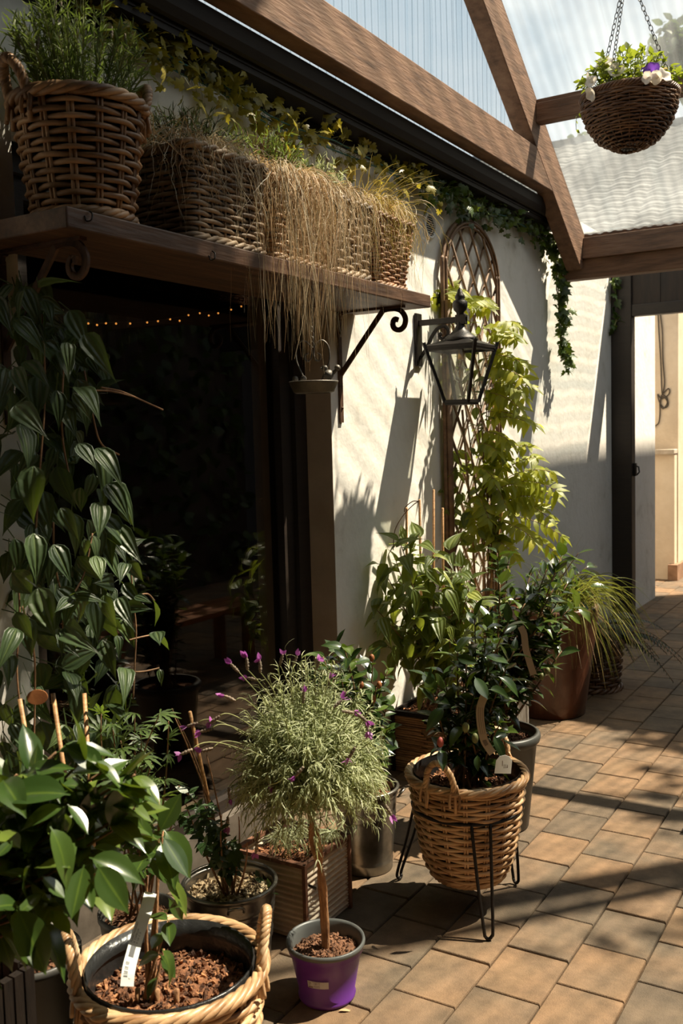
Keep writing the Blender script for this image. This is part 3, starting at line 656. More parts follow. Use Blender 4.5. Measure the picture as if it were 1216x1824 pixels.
# unseen hedge, wall and porch, added round the yard to cut sky light
hd = MB(); n = 7000
P = np.stack([rng.uniform(1.75, 2.25, n), rng.uniform(-2.4, 8.5, n), 3.6*rng.random(n)**.8], -1); hd.put(place(SMALL, P, nrm(rnd(n)+A(-.5, 0, -.4)), rnd(n)+A(-.8, 0, .6), rng.uniform(.10, .18, n), 1.5))
he = thing('hedge', 'unseen dark hedge added along the right side to dim the yard', 'hedge', (2.1, 3., 0)); hd.build('foliage', M['treeleaf'], he)
MB().put(box(1.95, 2.2, -2.45, 8.6, 0, 3.3)).build('stems', M['boards'], he, smooth=False)  # solid block inside the added hedge, stops light coming through
MB().put(box(-2.5, 2.6, -2.8, -2.6, 0, 3.0)).build('wall_shade_behind', M['boards'], smooth=False, kind='structure')  # unseen back wall, added to keep the courtyard dim
MB().put(box(-2.1, 1.5, -2.6, 1.25, 3.0, 3.1)).build('ceiling_shade', M['boards'], smooth=False, kind='structure')  # porch roof out of view, added to block light from overhead

# neighbour's roof beyond
nb = thing('neighbour_house', 'grey tiled roof of the house seen beyond the clear roof sheets', 'house', (-2, 16, 0))
mb = MB(); nxr, nyr = 240, 50
X, Yv = np.meshgrid(np.linspace(-9, 7, nxr), np.linspace(0, 1, nyr))
Z = 3.6+3.15*Yv+.035*np.abs(np.sin(X*9))+.045*(1-np.mod(Yv*24, 1)); Y = 13.6+4.2*Yv
V = np.stack([X, Y, Z], -1).reshape(-1, 3)
mb.add(V, [(j*nxr+i, j*nxr+i+1, (j+1)*nxr+i+1, (j+1)*nxr+i) for j in range(nyr-1) for i in range(nxr-1)]); mb.build('roof', M['slate'], nb)
MB().put(box(-9, 7, 14.0, 17.6, 0, 3.6)).build('wall', M['beige'], nb, smooth=False)
MB().put(box(-9, 7, 17.75, 17.95, 6.74, 6.86)).build('ridge', M['slate'], nb, smooth=False)
def tree(name, label, x, y, h, crown, r, n, leafL, seed, loc_z=0, mat='treeleaf', group=None):
    t = thing(name, label, 'tree', (x, y, 0), group)
    tk = MB(); tk.put(tube(smooth_path([(x, y, 0), (x+.1, y, h*.4), (x, y+.1, h*.8), (x, y, h)], 14), np.linspace(.14, .05, 14), 8))
    lv = MB()
    for c in crown:
        c = np.array(c, float)
        tk.put(tube(bez((x, y, h*.75), (np.array((x, y, h))+c)/2+A(0, 0, .3), c, 8), np.linspace(.06, .015, 8), 6))
        m = int(n*c_size(r)); d = nrm(rng.normal(size=(m, 3)))*rng.random((m, 1))**.45*np.array(r)
        lv.put(place(SMALL, c+d, rnd(m)-A(0, 0, .4), rnd(m)+A(0, 0, 1), leafL*rng.uniform(.7, 1.2, m), 1.3))
    tk.build('trunk', M['twig'], t); lv.build('foliage', M[mat], t)
    return t
c_size = lambda r: 1.
tree('garden_tree', 'bluish tree top above the grey roof, at the right end of the ridge', -4.0, 21, 8.2, [(-4.5, 21, 9.3), (-4.2, 21, 8.7), (-3.6, 21, 9.0)], (.6, .6, .5), 420, .22, 1, group=None)
tree('garden_tree', 'low dark tree line on the grey roof ridge behind the rafter', -6.0, 20, 6.9, [(-6.7, 20, 7.1), (-6.1, 20, 7.25), (-5.6, 20, 7.15)], (.42, .4, .32), 420, .2, 2)

yt = thing('garden_tree', 'tall spreading garden tree beyond the right side of the courtyard roof', 'tree', (3.1, 7.2, 0))
tk = MB(); tk.put(tube(smooth_path([(3.1, 7.2, 0), (3.15, 7.15, 2.6), (3., 7.2, 5.), (2.9, 7.1, 7.6)], 16), np.linspace(.19, .06, 16), 9)); lv = MB()
for tx, ty, tz, t, r, n in SHADE:
    c = A(tx+.45*t, ty+.42*t, tz+t); tk.put(tube(bez((3.05, 7.15, min(4.5, c[2]-.8)), (A(3.05, 7.15, 5.)+c)/2+A(0, 0, .5), c, 10), np.linspace(.06, .012, 10), 6))
    d = nrm(rng.normal(size=(n, 3)))*rng.random((n, 1))**.4*np.array(r); lv.put(place(SMALL, c+d, rnd(n)-A(0, 0, .4), rnd(n)+A(0, 0, 1), rng.uniform(.09, .17, n), 1.4))
tk.build('trunk', M['twig'], yt); lv.build('foliage', M['treeleaf'], yt)
# ------------------------------------------------------------------ shelf over the window
SZ0, SZ1, SX = 2.055, 2.105, -1.742
shelf = thing('display_shelf', 'long dark oak wall shelf above the window, carrying the wicker baskets', 'shelf', (-1.92, 2.6, SZ0))
mb = MB(); mb.put(box(-2.098, SX, 1.645, 3.585, SZ0, SZ1)); mb.build('board', M['shelf'], shelf, smooth=False, bevel=.004)
for yb in (3.44, 1.74):
    b = MB(); p = smooth_path([(-2.094, yb, 1.60), (-2.094, yb, 1.9), (-2.094, yb, 2.03), (-2.085, yb, 2.046), (-2.06, yb, 2.05), (-1.9, yb, 2.05), (-1.84, yb, 2.05)], 40)
    b.put(box(-2.0985, -2.090, yb-.0125, yb+.0125, 1.60, 2.03)); b.put(box(-2.085, -1.79, yb-.0125, yb+.0125, 2.046, 2.0545))
    b.put(tube([(-2.094, yb, 2.02), (-2.093, yb, 2.035), (-2.088, yb, 2.046), (-2.075, yb, 2.05)], .011, 6))
    b.put(bar((-2.09, yb, 1.80), (-1.885, yb, 2.043), .02, .009, (0, 1, 0)))
    sc = [(-1.885, 2.043), (-1.845, 2.047), (-1.805, 2.035), (-1.785, 2.005), (-1.79, 1.975), (-1.812, 1.96), (-1.835, 1.968), (-1.842, 1.988), (-1.832, 2.004), (-1.818, 2.0)]
    P = smooth_path([(x, yb, z) for x, z in sc], 50); S = P.copy()
    for k in range(len(P)-1): b.put(bar(P[k], P[k+1]+(P[k+1]-P[k])*.3, .02, .009, (0, 1, 0)))
    for z in (1.66, 1.97): b.put(ball((-2.088, yb, z), .006, 6))
    b.build('bracket', M['rustiron'], shelf, smooth=False)
for px, py in ((158, 385), (377, 455), (0, 430)):
    p = onx(px, py, SX); 
    if px == 0: p = A(-2.0, 1.642, 2.06)
    P = smooth_path([p+A(.002, 0, .012), p+A(.012, 0, .004), p+A(.014, -.006, -.012), p+A(.004, -.012, -.014), p+A(.003, -.016, -.002)], 16)
    MB().put(tube(P, .0022, 6)).build('hook', M['iron'], shelf)

def sprigs(lv, st, c, rx, ry, n, h, mat_t, per, L, spread=.5, flop=.3, up=(0, 0, 1)):
    """bushy clump of thin stems clothed in narrow leaves"""
    tips = []
    for k in range(n):
        a = rng.uniform(0, 2*PI); r = math.sqrt(rng.random()); b = A(c[0]+rx*.55*r*math.cos(a), c[1]+ry*.55*r*math.sin(a), c[2])
        hh = h*(1-.45*r*r)*rng.uniform(.7, 1.1); e = A(c[0]+rx*r*math.cos(a)*(1+spread), c[1]+ry*r*math.sin(a)*(1+spread), c[2]+hh)
        P = bez(b, (b+e)/2+A(0, 0, hh*flop), e, 10); st.put(tube(P, .0014, 4, cap=False))
        Q, T = along(P[1:], per, .03); m = len(Q)
        d = nrm(T*.75+rnd(m, .5)); lv.put(place(mat_t, Q, d, rnd(m)+A(0, 0, .8), L*rng.uniform(.6, 1.2, m), 1.))
        tips.append((e, nrm(P[-1]-P[-3])))
    return tips
# round handled basket with lavender, left end of the shelf
c = A(-1.882, 1.835, SZ1)
t = thing('potted_lavender', 'green lavender in the round handled wicker basket, left end of the shelf', 'potted plant', c)
prof = lambda z: .120+(.160-.120)*(z**.85)
bk = weave(MB(), c, lambda f, n: circle_out(prof(f), n), .012, .295, 16, 14, .0068, .0066, rim=4, rim_r=.0085).build('wicker_basket', M['wicker'], t)
MB().put(lathe([(prof(f)-.012, f*.29+.004) for f in np.linspace(0, 1, 8)][::1], c, 40)).build('liner', M['liner'], bk)
for al in (math.atan2(-.95, -.28), math.atan2(.92, .37)): basket_handle(c, .163, .30, al, .100, M['wicker'], bk, .27, .0115)
soil(t, c+A(0, 0, .255), .145, M['soil'], 120)
lv, st = MB(), MB(); tips = sprigs(lv, st, c+A(.0, -.005, .26), .155, .155, 150, .30, NEEDLE, 26, .034, .22, .15)
st.build('stems', M['greenstem'], t); lv.build('foliage', M['lavgreen'], t)
for px, py in ((97, 20), (108, 12), (100, 58), (137, 52), (66, 88), (224, 82), (198, 68), (34, 85), (215, 100)):
    p = onx(px, py, -1.88+.06*rng.normal()); d = nrm(A(.05*rng.normal(), .1*rng.normal(), 1))
    f = spike_flower(p, d, .032, t, 0); MB().put(tube(bez(p-A(0, 0, .1), p-A(0, 0, .05)+rnd(1, .006)[0], p, 6), .0013, 4)).build('stalk', M['greenstem'], f)

def rect_basket(name, label, y0, y1, x0, x1, h, mat, rows, stakes, rod, flare=.012, rim_r=None, group=None):
    c = A((x0+x1)/2, (y0+y1)/2, SZ1); t = thing(name, label, 'potted plant', c, group)
    hx, hy = (x1-x0)/2-.012, (y1-y0)/2-.012
    o = lambda f, n: rect_out(hx-flare*(1-f), hy-flare*(1-f), .028, n)
    b = weave(MB(), c, o, .012, h-.012, rows, stakes, rod, rod*.85, spr=6, double=False, rim=3, rim_r=rim_r).build('wicker_basket', M[mat], t)
    lin = MB(); P0, D0 = o(0., 48); P1, D1 = o(1., 48)
    V = np.vstack([np.column_stack([P0-D0*.012+c[:2], np.full(48, SZ1+.005)]), np.column_stack([P1-D1*.012+c[:2], np.full(48, SZ1+h-.012)])])
    lin.add(V, [(i, (i+1) % 48, 48+(i+1) % 48, 48+i) for i in range(48)]+[tuple(range(48))]).build('liner', M['liner'], b)
    soil(t, c+A(0, 0, h-.035), 0, M['soil'], 80, rect=(hx-.014, hy-.014))
    return t, c
def sedge(t, c, n, reach, fall, mats, ysp=.1, width=.0028, lift=.09, out=.8, x0=-.02, seed_y=0., minfall=.05, name='blades', base_r=.03):
    """fountain of thin blades that rise from the crown and hang over the front"""
    parts = np.array_split(np.arange(n), len(mats)); cl = np.sort(rng.normal(0, ysp, 9))
    for ids, (mk, nm) in zip(parts, mats):
        m = len(ids); a = rng.normal(0, 1.0, m); b = c+np.stack([x0+rng.normal(0, base_r, m), seed_y+cl[rng.integers(0, 9, m)]+rng.normal(0, ysp*.16, m), np.zeros(m)], -1)
        dx = np.abs(rng.normal(reach, reach*.25, m))*out; dy = rng.normal(0, .85, m)*reach*.9
        f = minfall+rng.beta(1.3, 1.6, m)*(fall-minfall)
        top = b+np.stack([dx*.8, dy*.7, lift*rng.uniform(.6, 1.7, m)+.03], -1)
        # rise, then hang: two joined arcs
        mid = b+np.stack([dx*.98, dy, rng.uniform(.0, .05, m)], -1)
        tip = mid+np.stack([rng.normal(.0, .025, m)+.01, rng.normal(0, .055, m), -f], -1)
        k = MB(); tz = np.linspace(0, 1, 13)
        P0 = (1-tz[None, :, None])**2*b[:, None]+2*tz[None, :, None]*(1-tz[None, :, None])*top[:, None]+tz[None, :, None]**2*mid[:, None]
        wob = np.cumsum(rng.normal(0, .0055, (m, 13, 3)), 1)*np.array([.5, 1., .2])
        vt = 2*(mid-top); vt = vt/np.maximum(np.linalg.norm(vt, axis=1, keepdims=True), 1e-6)
        ctrl = mid+vt*np.minimum(.06, f*.5)[:, None]
        P1 = (1-tz[None, :, None])**2*mid[:, None]+2*tz[None, :, None]*(1-tz[None, :, None])*ctrl[:, None]+tz[None, :, None]**2*tip[:, None]+wob
        PP = np.concatenate([P0, P1[:, 1:]], 1); T = nrm(np.gradient(PP, axis=1))
        sd = nrm(np.cross(T, nrm(np.stack([np.ones(m), rng.normal(-.5, .7, m), rng.normal(0, .3, m)], -1))[:, None]+0*T)); s = np.linspace(0, 1, 25)
        ww = width*rng.uniform(.55, 1.2, (m, 1, 1))*(1-s**4*.85)[None, :, None]
        V = np.stack([PP-sd*ww/2, PP+sd*ww/2], 2).reshape(-1, 3); bb = (np.arange(m)*50)[:, None]+np.arange(24)[None]*2
        U = np.zeros((m, 25, 2, 2)); U[..., 1, 0] = 1; U[..., 1] = s[None, :, None]
        k.add(V, np.stack([bb, bb+1, bb+3, bb+2], -1).reshape(-1, 4), U.reshape(-1, 2)); k.build(nm, M[mk], t)
# long basket
t, c = rect_basket('basket_planter', 'large square-cornered wicker basket beside the round one, grey lavender on top', 2.115, 2.50, -2.06, -1.748, .275, 'wicker_grey', 17, 20, .0066)
lv, st = MB(), MB(); sprigs(lv, st, c+A(-.03, .0, .24), .12, .17, 150, .18, NEEDLE, 20, .028, .3, .2)
st.build('stems', M['twig'], t); lv.build('foliage', M['lavgrey'], t)
sedge(t, c+A(.05, -.02, .25), 230, .10, .28, [('grass_grey', 'trailing_blades'), ('grass_dry', 'dry_blades')], .085, .0024, .05, .95)
# hidden-behind-grass basket
t, c = rect_basket('basket_planter', 'wicker basket in the middle of the shelf, buried under the thickest pale hanging grass', 2.515, 2.865, -2.05, -1.75, .265, 'wicker', 16, 20, .0066)
lv, st = MB(), MB(); sprigs(lv, st, c+A(-.03, .0, .24), .12, .15, 130, .24, NEEDLE, 18, .028, .3, .2); st.build('stems', M['twig'], t); lv.build('foliage', M['lavgreen'], t)
sedge(t, c+A(.045, .06, .24), 760, .125, .60, [('grass_grey', 'trailing_blades'), ('grass_dry', 'dry_blades'), ('grass_dry', 'dry_stalks')], .095, .0024, .06, .93, minfall=.12)
for k in range(16):
    p = c+A(rng.normal(0, .05)+.0, rng.uniform(-.1, .32), .30+rng.uniform(.0, .12)); f = MB().put(ball(p, .007, 6, (1, 1, 1.2))); q = f.build('seed_head', M['spike'], t)
    MB().put(tube(bez(p-A(.01, .0, .12), p-A(.0, 0, .05), p, 6), .001, 4)).build('stalk', M['twig'], q)
# coarse weave basket
t, c = rect_basket('basket_planter', 'coarse-woven wicker basket, second from the right end of the shelf', 2.885, 3.165, -2.04, -1.752, .275, 'wicker_grey', 16, 16, .0078)
sedge(t, c+A(.02, .0, .25), 300, .115, .42, [('grass_dry', 'dry_blades'), ('grass_grey', 'trailing_blades'), ('grass_dry', 'dry_stalks')], .08, .0023, .06, .95)
lv, st = MB(), MB(); sprigs(lv, st, c+A(-.03, -.02, .25), .1, .12, 80, .20, NEEDLE, 16, .028, .3, .2); st.build('stems', M['greenstem'], t); lv.build('foliage', M['lavender'], t)
# reddish basket with golden sedge
t, c = rect_basket('basket_planter', 'reddish tapered wicker basket with golden arching sedge, right end of the shelf', 3.185, 3.505, -2.03, -1.748, .27, 'wicker_red', 20, 20, .0055, .03)
sedge(t, c+A(.0, -.06, .25), 380, .13, .34, [('grass_gold', 'golden_blades'), ('grass_dry', 'dry_blades'), ('grass_gold', 'golden_stalks')], .07, .0024, .09, .95)
k = MB(); n = 110; b = c+np.stack([rng.normal(0, .02, n), rng.normal(-.03, .05, n), np.full(n, .25)], -1)
e = b+np.stack([rng.normal(.08, .08, n), rng.normal(.02, .13, n), rng.uniform(.03, .22, n)], -1)
k.put(ribbons(b, (b+e)/2+np.stack([rng.normal(0, .03, n), rng.normal(0, .03, n), rng.uniform(.05, .16, n)], -1), e, .0028, 12)); k.build('arching_blades', M['grass_gold'], t)

# ------------------------------------------------------------------ wall fittings
v = thing('air_vent', 'round white louvred vent high on the wall beside the trellis top', 'vent', (XW, 4.315, 2.552))
th_ = np.linspace(0, 2*PI, 33)[:-1]
ringp = lambda r, x: [(XW+x, 4.315+r*math.cos(a), 2.552+r*math.sin(a)) for a in th_]
m = MB(); V = ringp(.066, .0)+ringp(.066, .010)+ringp(.060, .014)+ringp(.052, .013)+ringp(.050, .004)
m.add(V, [(k*32+i, k*32+(i+1) % 32, (k+1)*32+(i+1) % 32, (k+1)*32+i) for k in range(4) for i in range(32)]); m.build('frame', M['white'], v)
m = MB()
m.add(ringp(.051, .002), [tuple(range(32))]); m.build('backing', M['iron'], v)
m = MB()
for k in range(9):
    z = 2.552-.042+k*.0105; hw = math.sqrt(max(.0509**2-(z-2.552)**2, 0)); m.put(bar((XW+.008, 4.315-hw, z), (XW+.008, 4.315+hw, z), .009, .0022, (.6, 0, .8)))
m.build('slats', M['white'], v, smooth=False)

# lantern on a scrolled bracket
lx, ly = -1.872, 4.16
ln = thing('lantern', 'black four-sided wall lantern on a bracket in front of the trellis', 'lantern', (lx, ly, 1.68))
MB().put(box(-2.098, -2.084, ly-.03, ly+.03, 1.865, 2.115)).build('wall_plate', M['iron'], ln, smooth=False, bevel=.004)
m = MB(); m.put(box(-2.09, lx+.03, ly-.011, ly+.011, 2.055, 2.082)); m.put(box(lx-.02, lx+.03, ly-.017, ly+.017, 2.045, 2.09)); m.build('arm', M['iron'], ln, smooth=False, bevel=.003)
sp = smooth_path([(-2.085, 1.90), (-2.05, 1.95), (-2.02, 2.0), (-1.99, 2.035), (-1.955, 2.045), (-1.935, 2.025), (-1.94, 1.995), (-1.965, 1.985), (-1.98, 2.0), (-1.972, 2.018)] and [(-2.085, ly, 1.90), (-2.045, ly, 1.955), (-2.02, ly, 2.0), (-1.99, ly, 2.035), (-1.955, ly, 2.045), (-1.935, ly, 2.025), (-1.94, ly, 1.995), (-1.965, ly, 1.985), (-1.98, ly, 2.0), (-1.97, ly, 2.015)], 50)
m = MB(); [m.put(bar(sp[i], sp[i+1]+(sp[i+1]-sp[i])*.3, .016, .006, (0, 1, 0))) for i in range(49)]; m.build('scroll', M['iron'], ln, smooth=False)
m = MB().put(lathe([(.001, 2.215), (.010, 2.205), (.014, 2.19), (.022, 2.178), (.024, 2.168), (.020, 2.16), (.034, 2.150), (.035, 2.130), (.030, 2.112), (.018, 2.10), (.016, 2.045), (.014, 2.03)], (lx, ly, 0), 28)); m.build('finial', M['iron'], ln)
m = MB().put(lathe([(.012, 2.062), (.018, 2.056), (.020, 2.04), (.030, 2.022), (.048, 2.004), (.072, 1.988), (.080, 1.978), (.080, 1.968), (.070, 1.964)], (lx, ly, 0), 32)); m.build('chimney', M['iron'], ln)
TO, BO, ZT, ZB = .116, .060, 1.932, 1.690
m = MB(); q = lambda s, z: [(lx-s, ly-s, z), (lx+s, ly-s, z), (lx+s, ly+s, z), (lx-s, ly+s, z)]
m.add(q(TO+.008, ZT)+q(TO+.008, ZT+.016)+q(.066, ZT+.04), [(i, (i+1) % 4, 4+(i+1) % 4, 4+i) for i in range(4)]+[(4+i, 4+(i+1) % 4, 8+(i+1) % 4, 8+i) for i in range(4)]+[(8, 9, 10, 11), (3, 2, 1, 0)]); m.build('roof', M['iron'], ln, smooth=False, bevel=.002)
m = MB(); ct = q(TO, ZT); cb = q(BO, ZB)
for i in range(4):
    a, b = np.array(ct[i]), np.array(cb[i]); d = nrm(A(*(a-A(lx, ly, ZT))[:2], 0)); m.put(bar(a+d*.018+A(0, 0, .03), b, .014, .014, d)); m.put(bar(b, cb[(i+1) % 4], .012, .014)); m.put(bar(a, ct[(i+1) % 4], .010, .02))
    m.put(tube([a+d*.002, a+d*.03+A(0, 0, .038)], [.010, .001], 5))
m.put(box(lx-BO, lx+BO, ly-BO, ly+BO, ZB-.016, ZB-.006)); m.build('cage', M['iron'], ln, smooth=False)
for i in range(4):
    k = (i+1) % 4; MB().add([cb[i], cb[k], ct[k], ct[i]], [(0, 1, 2, 3)]).build('glass_pane', M['lglass'], ln, smooth=False)
hp = MB().put(tube([(lx, ly, ZT), (lx, ly, 1.885)], .014, 10)).build('bulb_holder', M['brass'], ln)
bb = MB().put(ball((lx, ly, 1.815), .036, 14, (1, 1, 1.15))).build('bulb', M['bulbglass'], ln)
m = MB(); [m.put(tube([(lx+.007*math.cos(a), ly+.007*math.sin(a), 1.845), (lx+.010*math.cos(a+.4), ly+.01*math.sin(a+.4), 1.80)], .0013, 4)) for a in np.arange(6)*PI/3]; m.build('filament', M['brass'], bb)

# arched trellis
tr = thing('trellis', 'tall arched willow trellis fixed to the white wall behind the lantern', 'trellis', (-2.07, 4.75, .30))
YL, YR, ZS, ZTOP = 4.395, 5.115, 2.33, 2.645
def arch_path(y0, y1, zs, zt, x, n=40):
    up = [(x, y0, .3), (x, y0, 1.0), (x, y0, 1.7), (x, y0, zs)]; th2 = np.linspace(PI, 0, 14)[1:-1]
    ar = [(x, (y0+y1)/2+(y1-y0)/2*math.cos(a), zs+(zt-zs)*math.sin(a)**.9) for a in th2]
    return smooth_path(up+ar+[(x, y1, zs), (x, y1, 1.7), (x, y1, 1.0), (x, y1, .3)], 90)
m = MB()
for dx, ins, r in ((0, 0, .011), (.012, .018, .008), (.006, .035, .007)): m.put(tube(arch_path(YL+ins, YR-ins, ZS, ZTOP-ins, -2.07+dx), r, 6))
m.put(tube([(-2.045, YL+.01, .0), (-2.05, YL+.012, 1.2), (-2.05, YL+.01, 2.2)], .016, 7)); m.build('frame', M['willow'], tr)
def inside(y, z):
    if z < .3: return False
    if z <= ZS: return YL < y < YR
    h = (z-ZS)/(ZTOP-ZS)
    return h < 1 and abs(y-(YL+YR)/2) < (YR-YL)/2*math.sqrt(max(0, 1-h**2))
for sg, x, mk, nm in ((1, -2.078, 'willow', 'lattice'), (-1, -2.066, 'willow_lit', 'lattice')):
    m = MB(); k = 1.32
    for c0 in np.arange(-3.2, 5.5, .205):
        pts = [(x, y, .3+c0+sg*k*(y-YL)) for y in np.linspace(YL-.02, YR+.02, 120)]
        pts = [p for p in pts if inside(p[1], p[2])]
        if len(pts) > 4: m.put(tube([pts[0], pts[len(pts)//2], pts[-1]], .0068, 5))
    m.build(nm, M[mk], tr)

# hanging bird dish
bf = thing('bird_dish', 'grey metal hanging bird dish with a heart-shaped hanger below the shelf', 'bird feeder', (-1.80, 2.78, 1.70))
bc = A(-1.80, 2.78, 1.70); rt = nrm(A(.85, .52, 0))
dish = MB().put(lathe([(.001, .004), (.050, .004), (.066, .010), (.080, .032), (.085, .034), (.085, .030), (.083, .027), (.070, -.002), (.062, -.006), (.058, -.006), (.055, -.003), (.001, -.003)], bc, 40)).build('dish', M['grey_metal'], bf)
h = MB()
for s in (-1, 1):
    pts = [(.012*s, .005), (.036*s, .055), (.056*s, .105), (.054*s, .15), (.034*s, .172), (.012*s, .160), (.003*s, .135), (.008*s, .108), (.022*s, .104), (.026*s, .122), (.014*s, .130)]
    h.put(tube(smooth_path([bc+rt*x+A(0, 0, z) for x, z in pts], 50), .0032, 6))
h.build('heart_hanger', M['grey_metal'], bf)
cb_ = chain(bc+A(0, 0, .150), A(-1.80, 2.78, SZ0-.004), .02, .0022).build('chain', M['grey_metal'], bf)
for s, z, sc, f in ((.048, .06, 1., 1), (.062, .058, .0, 1)):
    if sc:
        b = MB().put(ball(bc+rt*.052+A(0, 0, .056), .017, 10, (1.0, 1.25, 1.0))); b.put(ball(bc+rt*.040+A(0, 0, .078), .011, 8)); b.put(tube([bc+rt*.066+A(0, 0, .06), bc+rt*.09+A(0, 0, .078)], [.008, .004], 6)); b.put(ball(bc+rt*.083+A(0, 0, .078), .0105, 8)); b.put(tube([bc+rt*.03+A(0, 0, .079), bc+rt*.022+A(0, 0, .076)], [.003, .0005], 5)); b.put(tube([bc+rt*.055+A(0, 0, .03), bc+rt*.055+A(0, 0, .05)], .006, 6))
        b.build('bird_ornament', M['grey_metal'], bf)
for s in (-.062, -.034):
    b = MB().put(ball(bc+rt*s+A(0, 0, .044), .0105, 8, (1, 1, 1.0))); b.put(tube([bc+rt*s+A(0, 0, .03), bc+rt*s+A(0, 0, .04)], .005, 6)); b.build('bead_ornament', M['grey_metal'], bf)

# things inside the dark room
be = thing('garden_bench', 'low red brown garden bench mirrored in the big dark window', 'bench', (-.42, 4.6, 0))
for k in range(3): MB().put(box(-.60+.115*k, -.60+.115*k+.105, 3.85, 5.40, .38, .415)).build('seat_plank', M['bench'], be, smooth=False, bevel=.004)
for y in (4.0, 5.25):
    for x in (-.56, -.31): MB().put(box(x-.03, x+.03, y-.03, y+.03, 0, .38)).build('leg', M['bench'], be, smooth=False)
    MB().put(box(-.58, -.29, y-.02, y+.02, .32, .38)).build('rail', M['bench'], be, smooth=False)
fl = thing('fairy_lights', 'string of tiny warm fairy lights hanging inside the dark window', 'string lights', (-2.6, 2.9, 2.0))
P = smooth_path([onx(x, y, -2.62) for x, y in ((120, 574), (165, 576), (200, 574), (260, 573), (305, 567), (345, 560), (385, 553), (430, 543), (470, 535))], 80)
MB().put(tube(P, .0012, 4)).build('wire', M['cable'], fl)
for u in np.linspace(4, 74, 17): MB().put(ball(P[int(u)]+A(0, 0, rng.normal(-.006, .006)), .0042, 6)).build('bulb', M['bulb'], fl)

# ------------------------------------------------------------------ ivy garlands along the roof edge
def garland(name, label, pts, mat, n, L, spread, seg=60, wire=True, hang=.4):
    P = smooth_path(pts, seg); t = thing(name, label, 'garland', P[0])
    m = MB(-2.094)
    for k in range(3):
        o = np.cumsum(rng.normal(0, .004, P.shape), 0); o -= np.linspace(0, 1, len(P))[:, None]*o[-1]; m.put(tube(P+o*.6+A(.01, 0, 0), .003, 5))
    m.build('stem', M['wire_green'] if wire else M['greenstem'], t)
    Q, T = along(P, n, .02); o = rnd(n, 1)*np.array(spread); o[:, 0] = np.abs(o[:, 0])
    B = Q+o; d = nrm(rnd(n, .6)+A(.25, 0, -hang)); up = nrm(A(.9, -.35, .25)+rnd(n, .45))
    lf = MB(-2.096).put(place(IVY, B, d, up, L*rng.uniform(.55, 1.2, n), rng.uniform(.8, 1.1, n))); lf.build('leaves', M[mat], t)
    s = MB(); s.put(ribbons(Q, (Q+B)/2+A(.01, 0, .02), B, .0022, 4)); s.build('leaf_stalks', M['greenstem'], t)
    return t
def gp(L, x=-2.05): return [onx(a, b, x) for a, b in L]
garland('ivy_garland', 'yellow-leaved ivy garland on green wire above the shelf baskets', gp([(150, -30), (215, 35), (290, 105), (370, 145), (440, 195), (510, 235), (590, 262), (700, 310), (760, 335)]), 'ivy_yellow', 430, .050, (.035, .05, .055))
garland('ivy_garland', 'green ivy garland under the roof edge above the trellis', gp([(750, 335), (800, 350), (840, 372), (900, 388), (960, 420), (985, 450)], -2.06), 'ivy_green', 360, .050, (.03, .05, .045))
garland('ivy_strand', 'long ivy strand hanging down the wall below the rafter foot', gp([(984, 430), (990, 500), (995, 560), (998, 610), (1005, 650)], -2.03), 'ivy_green', 150, .062, (.03, .035, .03), 40, False, .8)
garland('ivy_strand', 'short ivy strand hanging on the dark doorway post', gp([(1090, 488), (1093, 520), (1096, 560), (1091, 582)], -2.07), 'ivy_green', 40, .062, (.02, .03, .02), 20, False, .8)

# ------------------------------------------------------------------ hanging basket
hc = A(-1.128, 4.3, 2.905)
hb = thing('hanging_basket', 'dark rattan hanging basket of white and purple petunias under the clear roof', 'hanging basket', hc)
prof = lambda f: .185*math.sqrt(max(1-(1-f)**2.0, 0))+.014
m = MB(); n = 40
for i in range(21):
    f = (i+.3)/21; u = np.arange(144)/144; P, D = circle_out(prof(f), 144)
    m.put(tube(np.column_stack([P+D*(.0035*np.cos(PI*24*u+PI*i)+rng.normal(0, .0012, 144))[:, None]+hc[:2], hc[2]-.165+.215*f+.003*np.sin(2*PI*u*2+i)+rng.normal(0, .0008, 144)]), .0056, 5, True, ref=(0, 0, 1)))
for i in range(24):
    a = 2*PI*i/24; m.put(tube([(hc[0]+prof(f)*math.cos(a), hc[1]+prof(f)*math.sin(a), hc[2]-.165+.215*f) for f in np.linspace(0.02, 1, 10)], .003, 5))
for k in range(5):
    u = np.arange(160)/160; P, D = circle_out(.198, 160); p = 2*PI*(15*u+k/5); m.put(tube(np.column_stack([P+D*(.008*np.cos(p))[:, None]+hc[:2], hc[2]+.055+.010*np.sin(p)]), .0055, 5, True, ref=(0, 0, 1)))
bk = m.build('basket', M['rattan'], hb)
MB().put(lathe([(.01, -.155)]+[(prof(f)-.008, -.165+.215*f) for f in np.linspace(.05, 1, 10)], hc, 40)).build('liner', M['liner'], bk)
soil(hb, hc+A(0, 0, .035), .18, M['soil'], 100)
hk = A(hc[0]-.006, hc[1], 3.50)
for a in (2.7, .35, 4.5+.05):
    chain(hc+A(.192*math.cos(a), .192*math.sin(a), .05), hk, .028, .0017).build('chain', M['iron'], hb)
MB().put(tube(smooth_path([hk+A(0, 0, .02), hk+A(.015, 0, .0), hk+A(0, 0, -.02), hk+A(-.012, 0, .005), hk+A(0, 0, .05), hk+A(0, 0, .18), hk+A(0, 0, .39)], 30), .003, 6)).build('hook', M['iron'], hb)
lv, st = MB(), MB()
